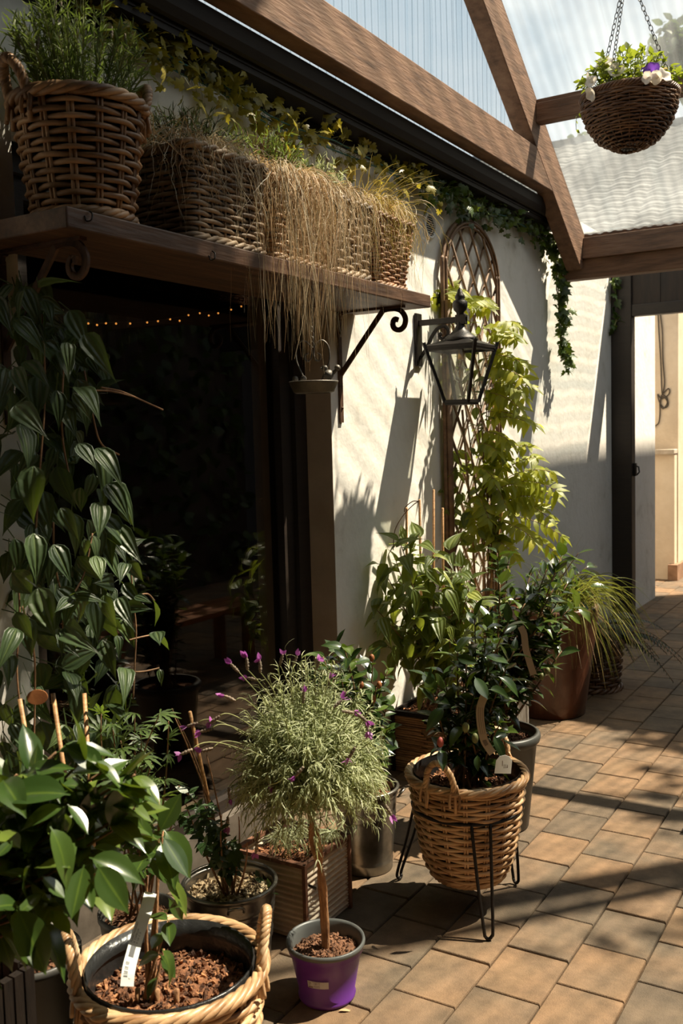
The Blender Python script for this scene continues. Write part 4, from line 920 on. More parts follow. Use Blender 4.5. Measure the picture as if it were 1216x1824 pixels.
for k in range(95):
    a = rng.uniform(0, 2*PI); r = .20*math.sqrt(rng.random()); b = hc+A(.7*r*math.cos(a), .7*r*math.sin(a), .04); e = hc+A(1.15*r*math.cos(a), 1.15*r*math.sin(a), .06+.165*(1-(r/.25)**2)*rng.uniform(.35, 1.1)+.015)
    P = bez(b, (b+e)/2+A(0, 0, .03), e, 8); st.put(tube(P, .0016, 4, cap=False)); stem_leaves(lv, P, SMALL, .011, .034, .1, 55, .0, .35, W=1.5)
for a, l in ((2.9, .07), (.1, .09), (.3, .12)):
    b = hc+A(.21*math.cos(a), .21*math.sin(a), .05); e = b+A(.05*math.cos(a), .05*math.sin(a), -l); P = bez(b, b+A(.06*math.cos(a), .06*math.sin(a), .02), e, 8); st.put(tube(P, .0014, 4)); stem_leaves(lv, P, SMALL, .02, .022, .3, 60, .1, .3, W=1.5)
st.build('stems', M['greenstem'], hb); lv.build('foliage', M['petgreen'], hb)
def petunia(p, d, r, mat, parent):
    d = nrm(d); a = nrm(np.cross(d, A(.1, .3, 1))); b = np.cross(d, a); V = []; n = 30
    for f, rr in ((-.9, .12), (-.5, .2), (-.2, .4), (0, .8), (.06, 1.), (.02, 1.08)):
        for j in range(n):
            t = j*2*PI/n; q = rr*(1+.12*abs(math.cos(2.5*t))*(rr > .5)); V.append(p+d*r*(f+.1*math.cos(5*t)*(rr > .9))+(a*math.cos(t)+b*math.sin(t))*r*q)
    return MB().add(np.array(V), [(i*n+j, i*n+(j+1) % n, (i+1)*n+(j+1) % n, (i+1)*n+j) for i in range(5) for j in range(n)]).build('flower', M[mat], parent)
for px, py, dy, mk, r, d in ((1062, 118, -.04, 'pet_white', .034, (-.7, -.5, .4)), (1086, 108, -.08, 'pet_white', .034, (-.1, -.5, .9)), (1097, 124, -.15, 'pet_white', .031, (.2, -.9, .3)), (1045, 140, -.12, 'pet_white', .030, (-.9, -.5, .2)), (1051, 168, -.16, 'pet_white', .028, (-.6, -.7, -.5)), (1053, 145, -.16, 'pet_white', .024, (-.2, -.9, .2)), (1075, 112, .0, 'pet_white', .03, (-.5, .1, .8)),
        (1160, 125, -.15, 'pet_purple', .032, (-.1, -.9, .2)), (1150, 118, -.10, 'pet_purple', .022, (-.4, -.5, .7)), (1176, 122, -.10, 'pet_yellow', .026, (.2, -.2, .9)), (1182, 133, -.14, 'pet_white', .034, (.7, -.5, .5)), (1168, 138, -.17, 'pet_white', .026, (-.3, -.8, -.2)), (1152, 138, -.18, 'pet_white', .024, (-.4, -.8, -.1))):
    petunia(ony(px, py, 4.26+dy), A(*d), r*.92, mk, hb)

# cable on the far wall
cab = thing('cable', 'thin dark cable hanging in a loose coil on the far beige wall', 'cable', ony(1178, 700, 10.03))
m = MB(); yc = 10.035
m.put(tube(smooth_path([ony(x, y, yc) for x, y in ((1171, 548), (1173, 590), (1176, 640), (1178, 690), (1179, 703))], 30), .006, 5))
m.put(tube(smooth_path([ony(x, y, yc) for x, y in ((1174, 548), (1179, 590), (1180, 640), (1183, 680), (1180, 703))], 30), .006, 5))
m.put(tube(smooth_path([ony(x, y, yc) for x, y in ((1179, 703), (1190, 692), (1191, 702), (1178, 710), (1171, 702), (1174, 716), (1182, 726), (1189, 722), (1187, 708), (1178, 704), (1176, 720), (1181, 728), (1188, 716), (1180, 706), (1175, 715), (1175, 735), (1173, 752), (1168, 758), (1163, 762))], 120), .006, 5))
m.build('flex', M['cable'], cab)
# ------------------------------------------------------------------ pots on the paving
def pot(parent, c, prof_out, wall, mat, name='pot', n=56):
    inner = [(max(r-wall, .001), z) for r, z in prof_out][::-1]
    inner = [p for p in inner if p[1] > prof_out[0][1]+.006]+[(.001, prof_out[0][1]+.008)]
    return MB().put(lathe([(.001, prof_out[0][1])]+list(prof_out)+inner, c, n)).build(name, M[mat], parent)
def px_stems(root, tips, d, jit=.0, rr=.02, bow=.03):
    out = []
    for q in tips:
        e = dp(q[0], q[1], q[2] if len(q) > 2 else d+rng.normal(0, jit)); b = A(*root)+A(*rng.normal(0, rr, 2), 0)
        m = b*.45+e*.55; m[:2] = b[:2]*.62+e[:2]*.38; out.append(bez(b, m+A(*rng.normal(0, bow, 2), .0), e, 16))
    return out
def leaf_list(lv, t, L, W=1., toward=.55):
    """single leaves set by their stalk end and tip"""
    for q in L:
        x0, y0, x1, y1, d = q[:5]; dd = q[5] if len(q) > 5 else rng.normal(-.02, .03)
        a, b = dp(x0, y0, d), dp(x1, y1, d+dd); v = b-a; l = np.linalg.norm(v)
        tc = nrm(CAM-a); up = nrm(tc*toward+A(0, 0, .75)+rnd(1, .22)[0]); place_var(lv, VAR[id(t)], a, v, up, l, .96*W*rng.uniform(.9, 1.15))

# purple pot with standard lavender
c = A(-1.40, 2.14, 0); t = thing('potted_lavender', 'standard lavender with purple flower heads in the small purple plastic pot', 'potted plant', c)
po = pot(t, c, [(.074, 0), (.078, .004), (.080, .012), (.076, .016), (.0985, .135), (.1035, .137), (.105, .150), (.107, .152)], .0015, 'purple')
MB().put(lathe([(.105, .151), (.1085, .152), (.110, .158), (.1085, .165), (.104, .166), (.1000, .160), (.0965, .148), (.0935, .13), (.092, .115)], c, 56)).build('rim', M['grey_plastic'], po)
soil(t, c+A(0, 0, .125), .0935, M['soil'], 260, .011)
lab = MB(); th0 = math.atan2(-.855, .20)
lp = lambda a, z, o=.0012: (c[0]+(.0775+z*.165+o)*math.cos(a), c[1]+(.0775+z*.165+o)*math.sin(a), z)
def strip_on_pot(mb, a0, a1, z0, z1, o):
    g = np.linspace(a0, a1, 12); V = [lp(a, z, o) for z in (z0, z1) for a in g]; mb.add(V, [(i, i+1, 13+i, 12+i) for i in range(11)])
a0, a1 = th0-.24, th0+.40
strip_on_pot(lab, a0, a1, .070, .091, .0016); lo = lab.build('price_label', M['paper'], po)
pr = MB(); w_ = a1-a0
for k in range(24):
    if rng.random() < .72: strip_on_pot(pr, a0+w_*(.30+.012*k), a0+w_*(.30+.012*k+.006), .0815, .0872, .0022)
for z in (.0873, .0845, .0815, .0785): strip_on_pot(pr, a0+w_*.03, a0+w_*(.13+.08*rng.random()), z, z+.0011, .0022)
strip_on_pot(pr, a0+w_*.03, a0+w_*.27, .0712, .0755, .0022)
for k in range(7): strip_on_pot(pr, a0+w_*(.31+.042*k), a0+w_*(.31+.042*k+.028), .0768, .0785, .0022); strip_on_pot(pr, a0+w_*(.31+.042*k), a0+w_*(.31+.042*k+.022), .0728, .0748, .0022)
strip_on_pot(pr, a0+w_*.25, a0+w_*.62, .0885, .0893, .0022)
pr.build('print', M['inkgrey'], lo)
DL = 2.64
base = c+A(.0, 0, .12); top = dp(553, 1452, DL); mid = dp(572, 1560, DL)
tk = MB()
for s in (-1, 1):
    P = smooth_path([base+A(.004*s, 0, 0), base*.6+mid*.4+A(.005*s, .003, 0), mid+A(.007*s, -.004*s, 0), mid*.45+top*.55+A(-.016*s, .004*s, 0), top+A(.010*s, 0, .02)], 26)
    tk.put(tube(P, np.linspace(.0085, .0065, 26)+.0008*np.sin(np.arange(26)*1.3), 8))
tk.build('trunk', M['trunk'], t)
tie = MB().put(tube([mid+A(-.012, -.01, -.035), mid+A(-.035, -.012, -.03)], .004, 5)); tie.build('tie', M['ink'], t)
cc = dp(553, 1365, DL); lv, st = MB(), MB(); n = 900
for k in range(n):
    d = nrm(rng.normal(size=3)); d[2] = abs(d[2])*1.05-.62*rng.random(); f = rng.uniform(.55, 1.0)
    e = cc+d*A(.235, .235, .345 if d[2] > 0 else .29)*f; b = top+A(*rng.normal(0, .016, 3)); up_ = max(d[2], 0)
    P = bez(b, b*.45+e*.55+A(0, 0, .10*(1-up_))+.12*(e-cc)*A(1, 1, 0), e, 14); st.put(tube(P[2:], .0012, 4, cap=False))
    Q, T = along(P[5:], 22, .02); m = len(Q); dd = nrm(T*(.7+.3*up_)+rnd(m, .5)-A(0, 0, .22*(1-up_))); lv.put(place(LAVLEAF, Q, dd, A(0, 0, 1)+rnd(m, .4), rng.uniform(.016, .032, m), .95))
st.build('stems', M['greenstem'], t); lv.build('foliage', M['lavender'], t)
FL = [(420, 1192, -.5, .75), (412, 1245, -.7, .2), (440, 1185, .0, 1), (463, 1190, .0, 1), (452, 1210, -.6, .1), (500, 1178, .15, 1), (524, 1180, .3, .9), (385, 1280, -.6, -.5), (370, 1300, -.8, -.25), (345, 1290, -.9, -.15), (335, 1338, -.8, -.4), (372, 1335, -.8, -.3), (502, 1295, -.1, -.8), (535, 1372, -.5, -.6), (477, 1383, .1, -1), (405, 1462, .0, -1), (457, 1507, -.1, -1), (408, 1410, -.1, -1), (600, 1255, .6, .5), (617, 1268, .5, .1), (642, 1276, .7, -.4), (652, 1290, .3, -.8), (628, 1338, -.4, -.4), (563, 1190, .3, .9), (583, 1222, .4, .8), (540, 1245, .0, .9), (505, 1455, .1, -.9), (690, 1440, .4, -.8)]
for k, (px, py, dx, dz) in enumerate(FL):
    p = dp(px, py, DL-.10+rng.normal(0, .05)); d = nrm(AR*dx+A(0, 0, dz)+rnd(1, .1)[0]); f = spike_flower(p-d*.012, d, .034, t, 3)
    q = cc+(p-cc)*.55+A(0, 0, .02); MB().put(tube(bez(q, p*.7+q*.3+A(0, 0, .045 if dz < .3 else .0), p-d*.012, 10), .0015, 4)).build('stalk', M['greenstem'], f)

# zinc tub with caned shrub
def zinc_vessel(name, label, c, r0, r1, h, rings, ears=None):
    t = thing(name, label, 'potted plant', c); pr_ = [(r0, 0), (r0+.003, .004)]
    for z in np.linspace(.03, h-.012, 40):
        pr_.append((r0+(r1-r0)*z/h+sum(.0032*math.exp(-((z-q)/.0035)**2) for q in rings), z))
    pr_ += [(r1+.001, h-.01), (r1+.006, h-.008), (r1+.0075, h-.002), (r1+.004, h+.002), (r1-.001, h)]
    p = pot(t, c, pr_, .004, 'zinc', 'tub' if h < .28 else 'bucket')
    for al in ears or ():
        d = A(math.cos(al), math.sin(al), 0); tg = A(-d[1], d[0], 0); q = c+d*(r1+.006)+A(0, 0, h-.03)
        MB().put(tube(smooth_path([q+tg*.022, q+tg*.02+d*.012+A(0, 0, .016), q+d*.02+A(0, 0, .022), q-tg*.02+d*.012+A(0, 0, .016), q-tg*.022], 16), .004, 6)).build('handle', M['zinc'], p)
    return t
c = A(-1.735, 2.145, 0); t = zinc_vessel('zinc_tub', 'zinc tub of gritty compost behind the front basket, with a caned bare shrub', c, .112, .135, .25, (.09, .105, .165, .18, .195), (2.4, 5.5))
soil(t, c+A(0, 0, .212), .130, M['grit'], 420, .014, 2.)
b0 = onz(402, 1590, .215); cane = MB().put(tube([b0-A(0, 0, .02), (b0+dp(340, 1268, 2.56))/2+A(.002, 0, 0), dp(338, 1268, 2.56)], [.006, .006, .005], 7)); cane.build('cane', M['cane'], t)
tw, lv = MB(), MB()
for P in px_stems((c[0]+.02, c[1]-.02, .21), [(306, 1262), (312, 1280), (368, 1345), (318, 1400), (360, 1395), (330, 1430), (395, 1450), (440, 1500), (425, 1455)], 2.52, .04, .008, .03):
    tw.put(tube(P, np.linspace(.004, .0014, 16), 5))
for P in px_stems((c[0]+.01, c[1], .21), [(335, 1410), (350, 1440), (325, 1450), (372, 1430), (390, 1470), (345, 1475), (415, 1500), (362, 1500)], 2.5, .05, .015, .02): stem_leaves(lv, P, SMALL, .012, .032, .25, 65, .1, .4, W=1.4)
for k in range(6): p = onz(*[(470, 1570), (478, 1580), (462, 1562), (440, 1545), (430, 1540), (482, 1592)][k], .225); lv.put(place(SMALL, p, A(rng.normal(), rng.normal(), .8), A(0, 0, 1)+rnd(1)[0], .028, 1.4))
tw.build('twigs', M['twig'], t); lv.build('foliage', M['darkleaf'], t)

# corrugated square planter
X0, X1, Y0, Y1, H = -1.862, -1.597, 2.335, 2.595, .25
t = thing('square_planter', 'square planter of whitewashed corrugated metal with a rusty rim, behind the purple pot', 'planter', ((X0+X1)/2, (Y0+Y1)/2, 0))
def corr_panels(parent, X0, X1, Y0, Y1, H, mat, horiz=True, pitch=.0185, amp=.0042, post='rust', pw=.013):
    pan = MB(); s = np.linspace(0, 1, 140)
    for (p, q) in (((X0, Y0), (X1, Y0)), ((X1, Y0), (X1, Y1)), ((X1, Y1), (X0, Y1)), ((X0, Y1), (X0, Y0))):
        p, q = np.array(p), np.array(q); d = nrm(q-p); nn = A(d[1], -d[0]); V = []
        if horiz:
            for f in s: z = .004+f*(H-.012); o = amp*math.cos(2*PI*z/pitch)-.006; V += [(*(e+nn*o), z) for e in (p, q)]
        else:
            Ls = np.linalg.norm(q-p)
            for f in s: o = amp*math.cos(2*PI*f*Ls/pitch)-.006; V += [(*(p+(q-p)*f+nn*o), z) for z in (H-.008, .004)]
        pan.add(V, [(2*i, 2*i+1, 2*i+3, 2*i+2) for i in range(139)])
    pan.build('corrugated_sides', M[mat], parent)
    for x in (X0, X1):
        for y in (Y0, Y1): MB().put(box(x-pw/2, x+pw/2, y-pw/2, y+pw/2, 0, H)).build('corner_post', M[post], parent, smooth=False, bevel=.002)
    r = MB(); w2 = .012
    for bx in ((X0-.006, X1+.006, Y0-.006, Y0+w2), (X0-.006, X1+.006, Y1-w2, Y1+.006), (X0-.006, X0+w2, Y0+w2, Y1-w2), (X1-w2, X1+.006, Y0+w2, Y1-w2)): r.put(box(*bx, H-.012, H))
    r.build('rim', M[post], parent, smooth=False)
corr_panels(t, X0, X1, Y0, Y1, H, 'corr')
soil(t, A((X0+X1)/2, (Y0+Y1)/2, H-.045), 0, M['bark'], 420, .015, 1.8, rect=((X1-X0)/2-.014, (Y1-Y0)/2-.014), hump=.03)
lv, st = MB(), MB()
for P in px_stems(((X0+X1)/2, (Y0+Y1)/2, H-.03), [(500, 1470), (520, 1475), (485, 1490), (540, 1460), (600, 1480), (635, 1470), (560, 1455)], 2.85, .05, .03, .02): st.put(tube(P, .0015, 4)); stem_leaves(lv, P, LAVLEAF, .006, .035, .3, 60, .3, .4)
st.build('stems', M['greenstem'], t); lv.build('foliage', M['lavender'], t)

# zinc bucket with small camellia
c = A(-1.700, 2.885, 0); t = zinc_vessel('zinc_bucket', 'tall galvanised bucket holding a small bushy camellia, behind the corrugated planter', c, .090, .116, .30, (.035, .20, .212, .275), (.35, 3.5))
soil(t, c+A(0, 0, .262), .108, M['bark'], 220, .012)
lv, st = MB(), MB()
for P in px_stems((c[0], c[1], .25), [(600, 1150), (622, 1175), (612, 1152), (664, 1168), (584, 1195), (566, 1210), (690, 1195), (645, 1230), (690, 1250), (625, 1240), (655, 1280), (690, 1300), (600, 1250), (575, 1170), (640, 1200), (680, 1330), (650, 1330), (670, 1225), (595, 1290)], 3.22, .06, .02, .03):
    st.put(tube(P, np.linspace(.0042, .0018, 16), 6)); stem_leaves(lv, P, CAMELLIA, .015, .066, .36, 60, .15, .3, W=1.25)
st.build('stems', M['twig'], t); lv.build('foliage', M['camellia'], t)
for px, py in ((665, 1245), (643, 1220), (675, 1220), (610, 1172), (662, 1172)): MB().put(ball(dp(px, py, 3.15), .009, 7, (1, 1, 1.5))).build('bud', M['terracotta'], t)

# wicker basket in a hairpin stand
c = A(-1.272, 2.815, .098)
sd = thing('plant_stand', 'black wire stand with three hairpin legs holding a wicker basket', 'plant stand', (c[0], c[1], 0))
RG, ZR = .178, .335
MB().put(tube(np.column_stack([np.array(c[:2])+circle_out(RG, 64)[0], np.full(64, ZR)]), .0062, 8, True, ref=(0, 0, 1))).build('ring', M['iron'], sd)
for fx, fy in ((-1.119, 2.617), (-1.544, 2.843), (-1.180, 3.000)):
    d = nrm(A(fx-c[0], fy-c[1], 0)); tg = A(-d[1], d[0], 0); rp = A(c[0], c[1], ZR)+d*RG; fo = A(fx, fy, .006)
    P = smooth_path([rp-tg*.030, rp*.5+fo*.5-tg*.0225, fo-tg*.014+A(0, 0, .03), fo-tg*.010+A(0, 0, .008), fo, fo+tg*.010+A(0, 0, .008), fo+tg*.014+A(0, 0, .03), rp*.5+fo*.5+tg*.0225, rp+tg*.030], 60)
    MB().put(tube(P, .0052, 7)).build('leg', M['iron'], sd)
t = thing('potted_camellia', 'camellia with white tags in the two-handled wicker basket on the black stand', 'potted plant', c)
prof = lambda f: .106+(.186-.106)*f**.42
bk = weave(MB(), c, lambda f, n: circle_out(prof(f), n), .010, .340, 26, 16, .0056, .0056, rim=5, rim_r=.0072).build('wicker_basket', M['wicker_front'], t)
MB().put(lathe([(.001, .008)]+[(prof(f)-.013, .008+f*.345) for f in np.linspace(0, 1, 8)], c, 40)).build('liner', M['liner'], bk)
for px, py in ((772, 1412), (918, 1322)):
    q = onz(px, py, c[2]+.35)-c; basket_handle(c, .192, .352, math.atan2(q[1], q[0]), .100, M['wicker_front'], bk, .235, .0088, .1)
soil(t, c+A(0, 0, .285), .168, M['bark'], 420, .016, 1.8)
lv, st = MB(), MB(); DS = 3.10
for P in px_stems((c[0], c[1], .37), [(845, 1100), (870, 1105), (815, 1150), (880, 1150), (905, 1110), (790, 1200), (770, 1230), (830, 1180), (860, 1200), (895, 1190), (915, 1160), (800, 1255), (845, 1240), (880, 1250), (780, 1290), (820, 1290), (860, 1290), (905, 1215), (890, 1290), (900, 1310), (760, 1205), (835, 1320), (870, 1330)], DS, .06, .03, .03):
    st.put(tube(P, np.linspace(.0045, .0018, 16), 6)); stem_leaves(lv, P, CAMELLIA, .0135, .070, .35, 62, .15, .3, W=1.06)
leaf_list(lv, CAMELLIA, [(830, 1228, 845, 1195, 2.98), (862, 1165, 905, 1182, 3.0), (870, 1228, 915, 1235, 3.0), (888, 1205, 928, 1230, 3.0), (845, 1205, 868, 1245, 2.95), (878, 1310, 900, 1352, 2.98), (888, 1288, 915, 1310, 3.), (850, 1345, 850, 1372, 2.95), (785, 1335, 790, 1362, 2.95), (812, 1170, 850, 1180, 2.97), (840, 1135, 812, 1150, 3.), (790, 1260, 762, 1290, 3.), (795, 1225, 775, 1200, 3.)], 1.05)
st.build('stems', M['twig'], t); lv.build('foliage', M['camellia'], t)
for px, py, mk in ((829, 1296, 'petgreen'), (784, 1322, 'bulb0'), (846, 1315, 'petgreen')):
    MB().put(ball(dp(px, py, 2.97), .011, 8, (1, 1, 1.5))).build('bud', M['pet_red'] if mk == 'bulb0' else M['greenstem'], t)
def strap(pts, wd, mat, parent, d, name='plant_tag', tw=None):
    P = smooth_path([dp(*p[:2], p[2] if len(p) > 2 else d) for p in pts], 24); T = nrm(np.gradient(P, axis=0)); v = nrm(CAM-P)
    if tw is not None: v = nrm(v+np.asarray(tw))
    S = nrm(np.cross(T, v)); Nn = np.cross(S, T); V = []
    for i in range(24): V += [P[i]-S[i]*wd/2, P[i]+S[i]*wd/2, P[i]+S[i]*wd/2+Nn[i]*.0006, P[i]-S[i]*wd/2+Nn[i]*.0006]
    F = [(i*4+k, (i+1)*4+k, (i+1)*4+(k+1) % 4, i*4+(k+1) % 4) for i in range(23) for k in range(4)]+[(0, 1, 2, 3), (95, 94, 93, 92)]
    return MB().add(V, F).build(name, M[mat], parent, smooth=False), P, S, Nn
def strap_print(P, S, Nn, u0, u1, a0, a1, mb):
    """a printed patch: u along the strap (0..1), a across it in metres"""
    k0, k1 = u0*23, u1*23; V = []
    for k in np.linspace(k0, k1, 5):
        i = min(int(k), 22); f = k-i; p = P[i]*(1-f)+P[i+1]*f; s = S[i]; n_ = Nn[i]
        V += [p+s*a0+n_*.0012, p+s*a1+n_*.0012, ]
    mb.add(V, [(2*i, 2*i+1, 2*i+3, 2*i+2) for i in range(4)])
o, P, S, Nn = strap([(862, 1240), (855, 1262), (856, 1290), (862, 1318), (870, 1332), (877, 1342)], .024, 'papertan', t, 2.93)
mb = MB(); strap_print(P, S, Nn, .60, .72, -.006, .006, mb)
for k in range(3): strap_print(P, S, Nn, .18, .52, -.008+.006*k, -.0065+.006*k, mb)
mb.build('print', M['inkgrey'], o)
p0 = dp(896, 1362, 2.90); xd, yd = nrm(AR*1+A(0, 0, .02)), nrm(AU*.9-AW*.2)
V = [p0+xd*x+yd*y+np.cross(xd, yd)*z for z in (0, .0008) for x, y in ((-.026, -.028), (.024, -.030), (.026, .012), (.018, .026), (.004, .032), (-.012, .028), (-.022, .014))]
o = MB().add(V, [tuple(range(6, -1, -1)), tuple(range(7, 14))]+[(i, (i+1) % 7, 7+(i+1) % 7, 7+i) for i in range(7)]).build('plant_tag', M['paper'], t, smooth=False)
mb = MB(); zo = np.cross(xd, yd)*.0016
for x0, x1, y0, y1 in ((-.004, -.002, -.004, .014), (.0, .012, -.006, -.0045), (.0, .012, -.0105, -.009), (.0, .010, -.0015, 0), (.012, .0135, -.0105, 0)): mb.add([p0+xd*x+yd*y+zo for x, y in ((x0, y0), (x1, y0), (x1, y1), (x0, y1))], [(0, 1, 2, 3)])
mb.build('print', M['inkgrey'], o)

# grey pot with tall camellia
c = A(-1.425, 3.455, 0); t = thing('potted_camellia', 'tall dark camellia in the plain charcoal pot behind the stand basket', 'potted plant', c)
pot(t, c, [(.112, 0), (.116, .006), (.150, .335), (.156, .340), (.162, .346), (.166, .362), (.163, .374), (.158, .378)], .012, 'darkpot')
soil(t, c+A(0, 0, .335), .142, M['soil'], 420, .013)
lv, st = MB(), MB(); DG = 3.72
for P in px_stems((c[0]-.01, c[1]-.02, .33), [(885, 985), (905, 1000), (890, 1040), (915, 1060), (945, 1020), (960, 1060), (985, 1050), (975, 1010), (1010, 1040), (1000, 990), (1020, 1080), (870, 1085), (890, 1120), (930, 1100), (965, 1110), (1000, 1120), (945, 1150), (905, 1165), (975, 1150), (1000, 1160), (930, 1200), (900, 1220), (870, 1140), (960, 1190), (880, 1190), (915, 1235), (985, 1085), (935, 1075)], DG, .10, .02, .04):
    st.put(tube(P, np.linspace(.006, .002, 16), 6)); stem_leaves(lv, P, CAMELLIA, .0145, .078, .38, 62, .15, .3, W=1.06)
st.build('stems', M['twig'], t); lv.build('foliage', M['camellia'], t)
strap([(927, 1116), (933, 1130), (936, 1155), (943, 1180), (950, 1202)], .024, 'papertan', t, 3.52)
for px, py in ((905, 1085), (965, 1205), (975, 1195)): MB().put(ball(dp(px, py, 3.6), .010, 7, (1, 1, 1.4))).build('bud', M['greenstem'], t)

# big brown urn
c = A(-1.765, 5.02, 0); t = thing('glazed_urn', 'large brown glazed urn planted with arching green grass and a camellia', 'urn', c)
pot(t, c, [(.185, 0), (.193, .006), (.205, .08), (.222, .2), (.242, .34), (.256, .46), (.262, .53), (.266, .56), (.270, .575), (.266, .592), (.256, .597)], .022, 'urn', 'urn', 72)
soil(t, c+A(0, 0, .55), .235, M['bark'], 200, .018)
lv, st = MB(), MB()
for P in px_stems((c[0]-.04, c[1]-.06, .55), [(1000, 975), (1030, 985), (1045, 1010), (1015, 1030), (1050, 1045), (1030, 1070), (985, 1040), (1005, 1085), (965, 1010)], 5.1, .08, .03, .04):
    st.put(tube(P, np.linspace(.006, .002, 16), 6)); stem_leaves(lv, P, CAMELLIA, .03, .10, .3, 60, .1, .28)
leaf_list(lv, CAMELLIA, [(1015, 1045, 1035, 1075, 4.85), (1030, 1080, 1052, 1098, 4.8), (1000, 1065, 1020, 1100, 4.85), (1040, 1005, 1020, 985, 4.9), (1010, 1090, 1040, 1108, 4.8)], 1.1)
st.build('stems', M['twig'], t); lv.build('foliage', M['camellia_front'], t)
n = 240; cb_ = c+A(.08, .03, .57); b = cb_+np.stack([rng.normal(0, .05, n), rng.normal(0, .06, n), np.zeros(n)], -1)
an = rng.uniform(-1.9, 1.9, n)+.25; r = rng.uniform(.15, .46, n); hgt = rng.uniform(.05, .26, n); fall = rng.uniform(-.35, .12, n)
r = r*1.1; e = b+np.stack([np.cos(an)*r, np.sin(an)*r*.8, fall], -1); m_ = b+np.stack([np.cos(an)*r*.55, np.sin(an)*r*.45, hgt+.12], -1)
MB().put(ribbons(b, m_, e, .0048, 12)).build('grass', M['grass_green'], t)
e2 = b[:70]+np.stack([np.cos(an[:70])*r[:70]*.7, np.sin(an[:70])*r[:70]*.6, rng.uniform(-.35, .0, 70)], -1); MB().put(ribbons(b[:70], (b[:70]+e2)/2+A(0, 0, .16), e2, .004, 10)).build('dry_grass', M['grass_dry'], t)
MB().put(ribbons(b[:26], b[:26]+A(.0, .0, .18)+rnd(26, .05), b[:26]+np.stack([rng.normal(.0, .14, 26), rng.normal(.05, .15, 26), rng.uniform(.22, .42, 26)], -1), .003, 8)).build('tall_grass', M['grass_green'], t)

# rush-clad crate with leathery climber on canes
X0, X1, Y0, Y1, H = -2.083, -1.72, 3.80, 4.16, .285
t = thing('climber_planter', 'square rush-clad planter against the wall with a leafy climber on canes', 'planter', ((X0+X1)/2, (Y0+Y1)/2, 0))
m = MB()
for z in np.arange(.006, H-.02, .0105):
    for a, b in (((X0, Y0), (X1, Y0)), ((X1, Y0), (X1, Y1)), ((X0, Y1), (X0, Y0)), ((X1, Y1), (X0, Y1))):
        for rep in range(2):
            f0, f1 = (0, .5+rng.uniform(-.2, .2)) if rep == 0 else (.5, 1); p, q = A(*a, z), A(*b, z); m.put(tube([p+(q-p)*f0+A(0, 0, rng.normal(0, .001)), p+(q-p)*f1+A(0, 0, rng.normal(0, .001))], .0052*rng.uniform(.8, 1.15), 5))
m.put(box(X0+.008, X1-.005, Y0+.005, Y1-.005, .004, H-.05)); m.build('rush_sides', M['crate'], t)
for x in (X0+.004, X1):
    for y in (Y0, Y1): MB().put(box(x-.009, x+.009, y-.009, y+.009, 0, H)).build('corner_post', M['darkwood'], t, smooth=False)
r = MB()
for bx in ((X0-.0, X1+.008, Y0-.008, Y0+.014), (X0, X1+.008, Y1-.014, Y1+.008), (X0, X0+.014, Y0+.014, Y1-.014), (X1-.014, X1+.008, Y0+.014, Y1-.014)): r.put(box(*bx, H-.02, H))
r.build('rim', M['darkwood'], t, smooth=False)
soil(t, A((X0+X1)/2, (Y0+Y1)/2, H-.03), 0, M['bark'], 300, .018, 1.8, rect=((X1-X0)/2-.014, (Y1-Y0)/2-.014), hump=.03)
for q in ((723, 1228, 4.25, 724, 905, 4.28), (752, 1235, 4.35, 747, 890, 4.4), (772, 1236, 4.3, 772, 872, 4.5), (790, 1235, 4.3, 788, 905, 4.4)):
    a, b = onz(q[0], q[1], H-.02), dp(*q[3:]); MB().put(tube([a, (a+b)/2, b], .0058, 6)).build('cane', M['cane'], t)
lv, st = MB(-2.09), MB(-2.09); ro = ((X0+X1)/2, (Y0+Y1)/2+.02, H-.03)
for P in px_stems(ro, [(705, 1000), (680, 1010), (720, 960), (745, 950), (770, 985), (800, 980), (820, 1010), (690, 1060), (665, 1080), (730, 1030), (760, 1050), (800, 1050), (835, 1060), (700, 1110), (740, 1100), (780, 1100), (820, 1100), (720, 1150), (760, 1140), (800, 1140), (840, 1030), (855, 1080), (690, 1150), (710, 960)], 4.22, .08, .05, .05):
    st.put(tube(P, np.linspace(.005, .0018, 16), 6)); stem_leaves(lv, P, ARMANDII, .026, .108, .42, 70, .6, .4, W=1.15)
leaf_list(lv, ARMANDII, [(705, 975, 735, 945, 4.1), (710, 965, 690, 940, 4.1), (690, 1005, 660, 1045, 4.1), (700, 1015, 660, 1030, 4.1), (735, 1050, 748, 1095, 4.05), (745, 1100, 755, 1128, 4.05), (795, 1050, 825, 1085, 4.05), (760, 1015, 790, 1040, 4.05), (705, 1065, 720, 1040, 4.05), (680, 1100, 690, 1130, 4.05), (675, 1065, 662, 1090, 4.1), (725, 1060, 700, 1075, 4.05), (800, 1115, 808, 1145, 4.05), (700, 1150, 712, 1190, 4.1), (725, 1145, 735, 1180, 4.1), (765, 1150, 770, 1185, 4.1)], 1.05)
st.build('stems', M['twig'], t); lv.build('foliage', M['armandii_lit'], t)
st = MB().put(tube(smooth_path([dp(700, 980, 4.15), dp(703, 945, 4.15), dp(718, 918, 4.15), dp(735, 900, 4.15), dp(745, 893, 4.15)], 20), .0022, 5)); st.put(tube(smooth_path([dp(745, 893, 4.15), dp(735, 893, 4.1), dp(722, 903, 4.1), dp(720, 912, 4.1)], 14), .0022, 5)); st.build('tendril', M['twig'], t)

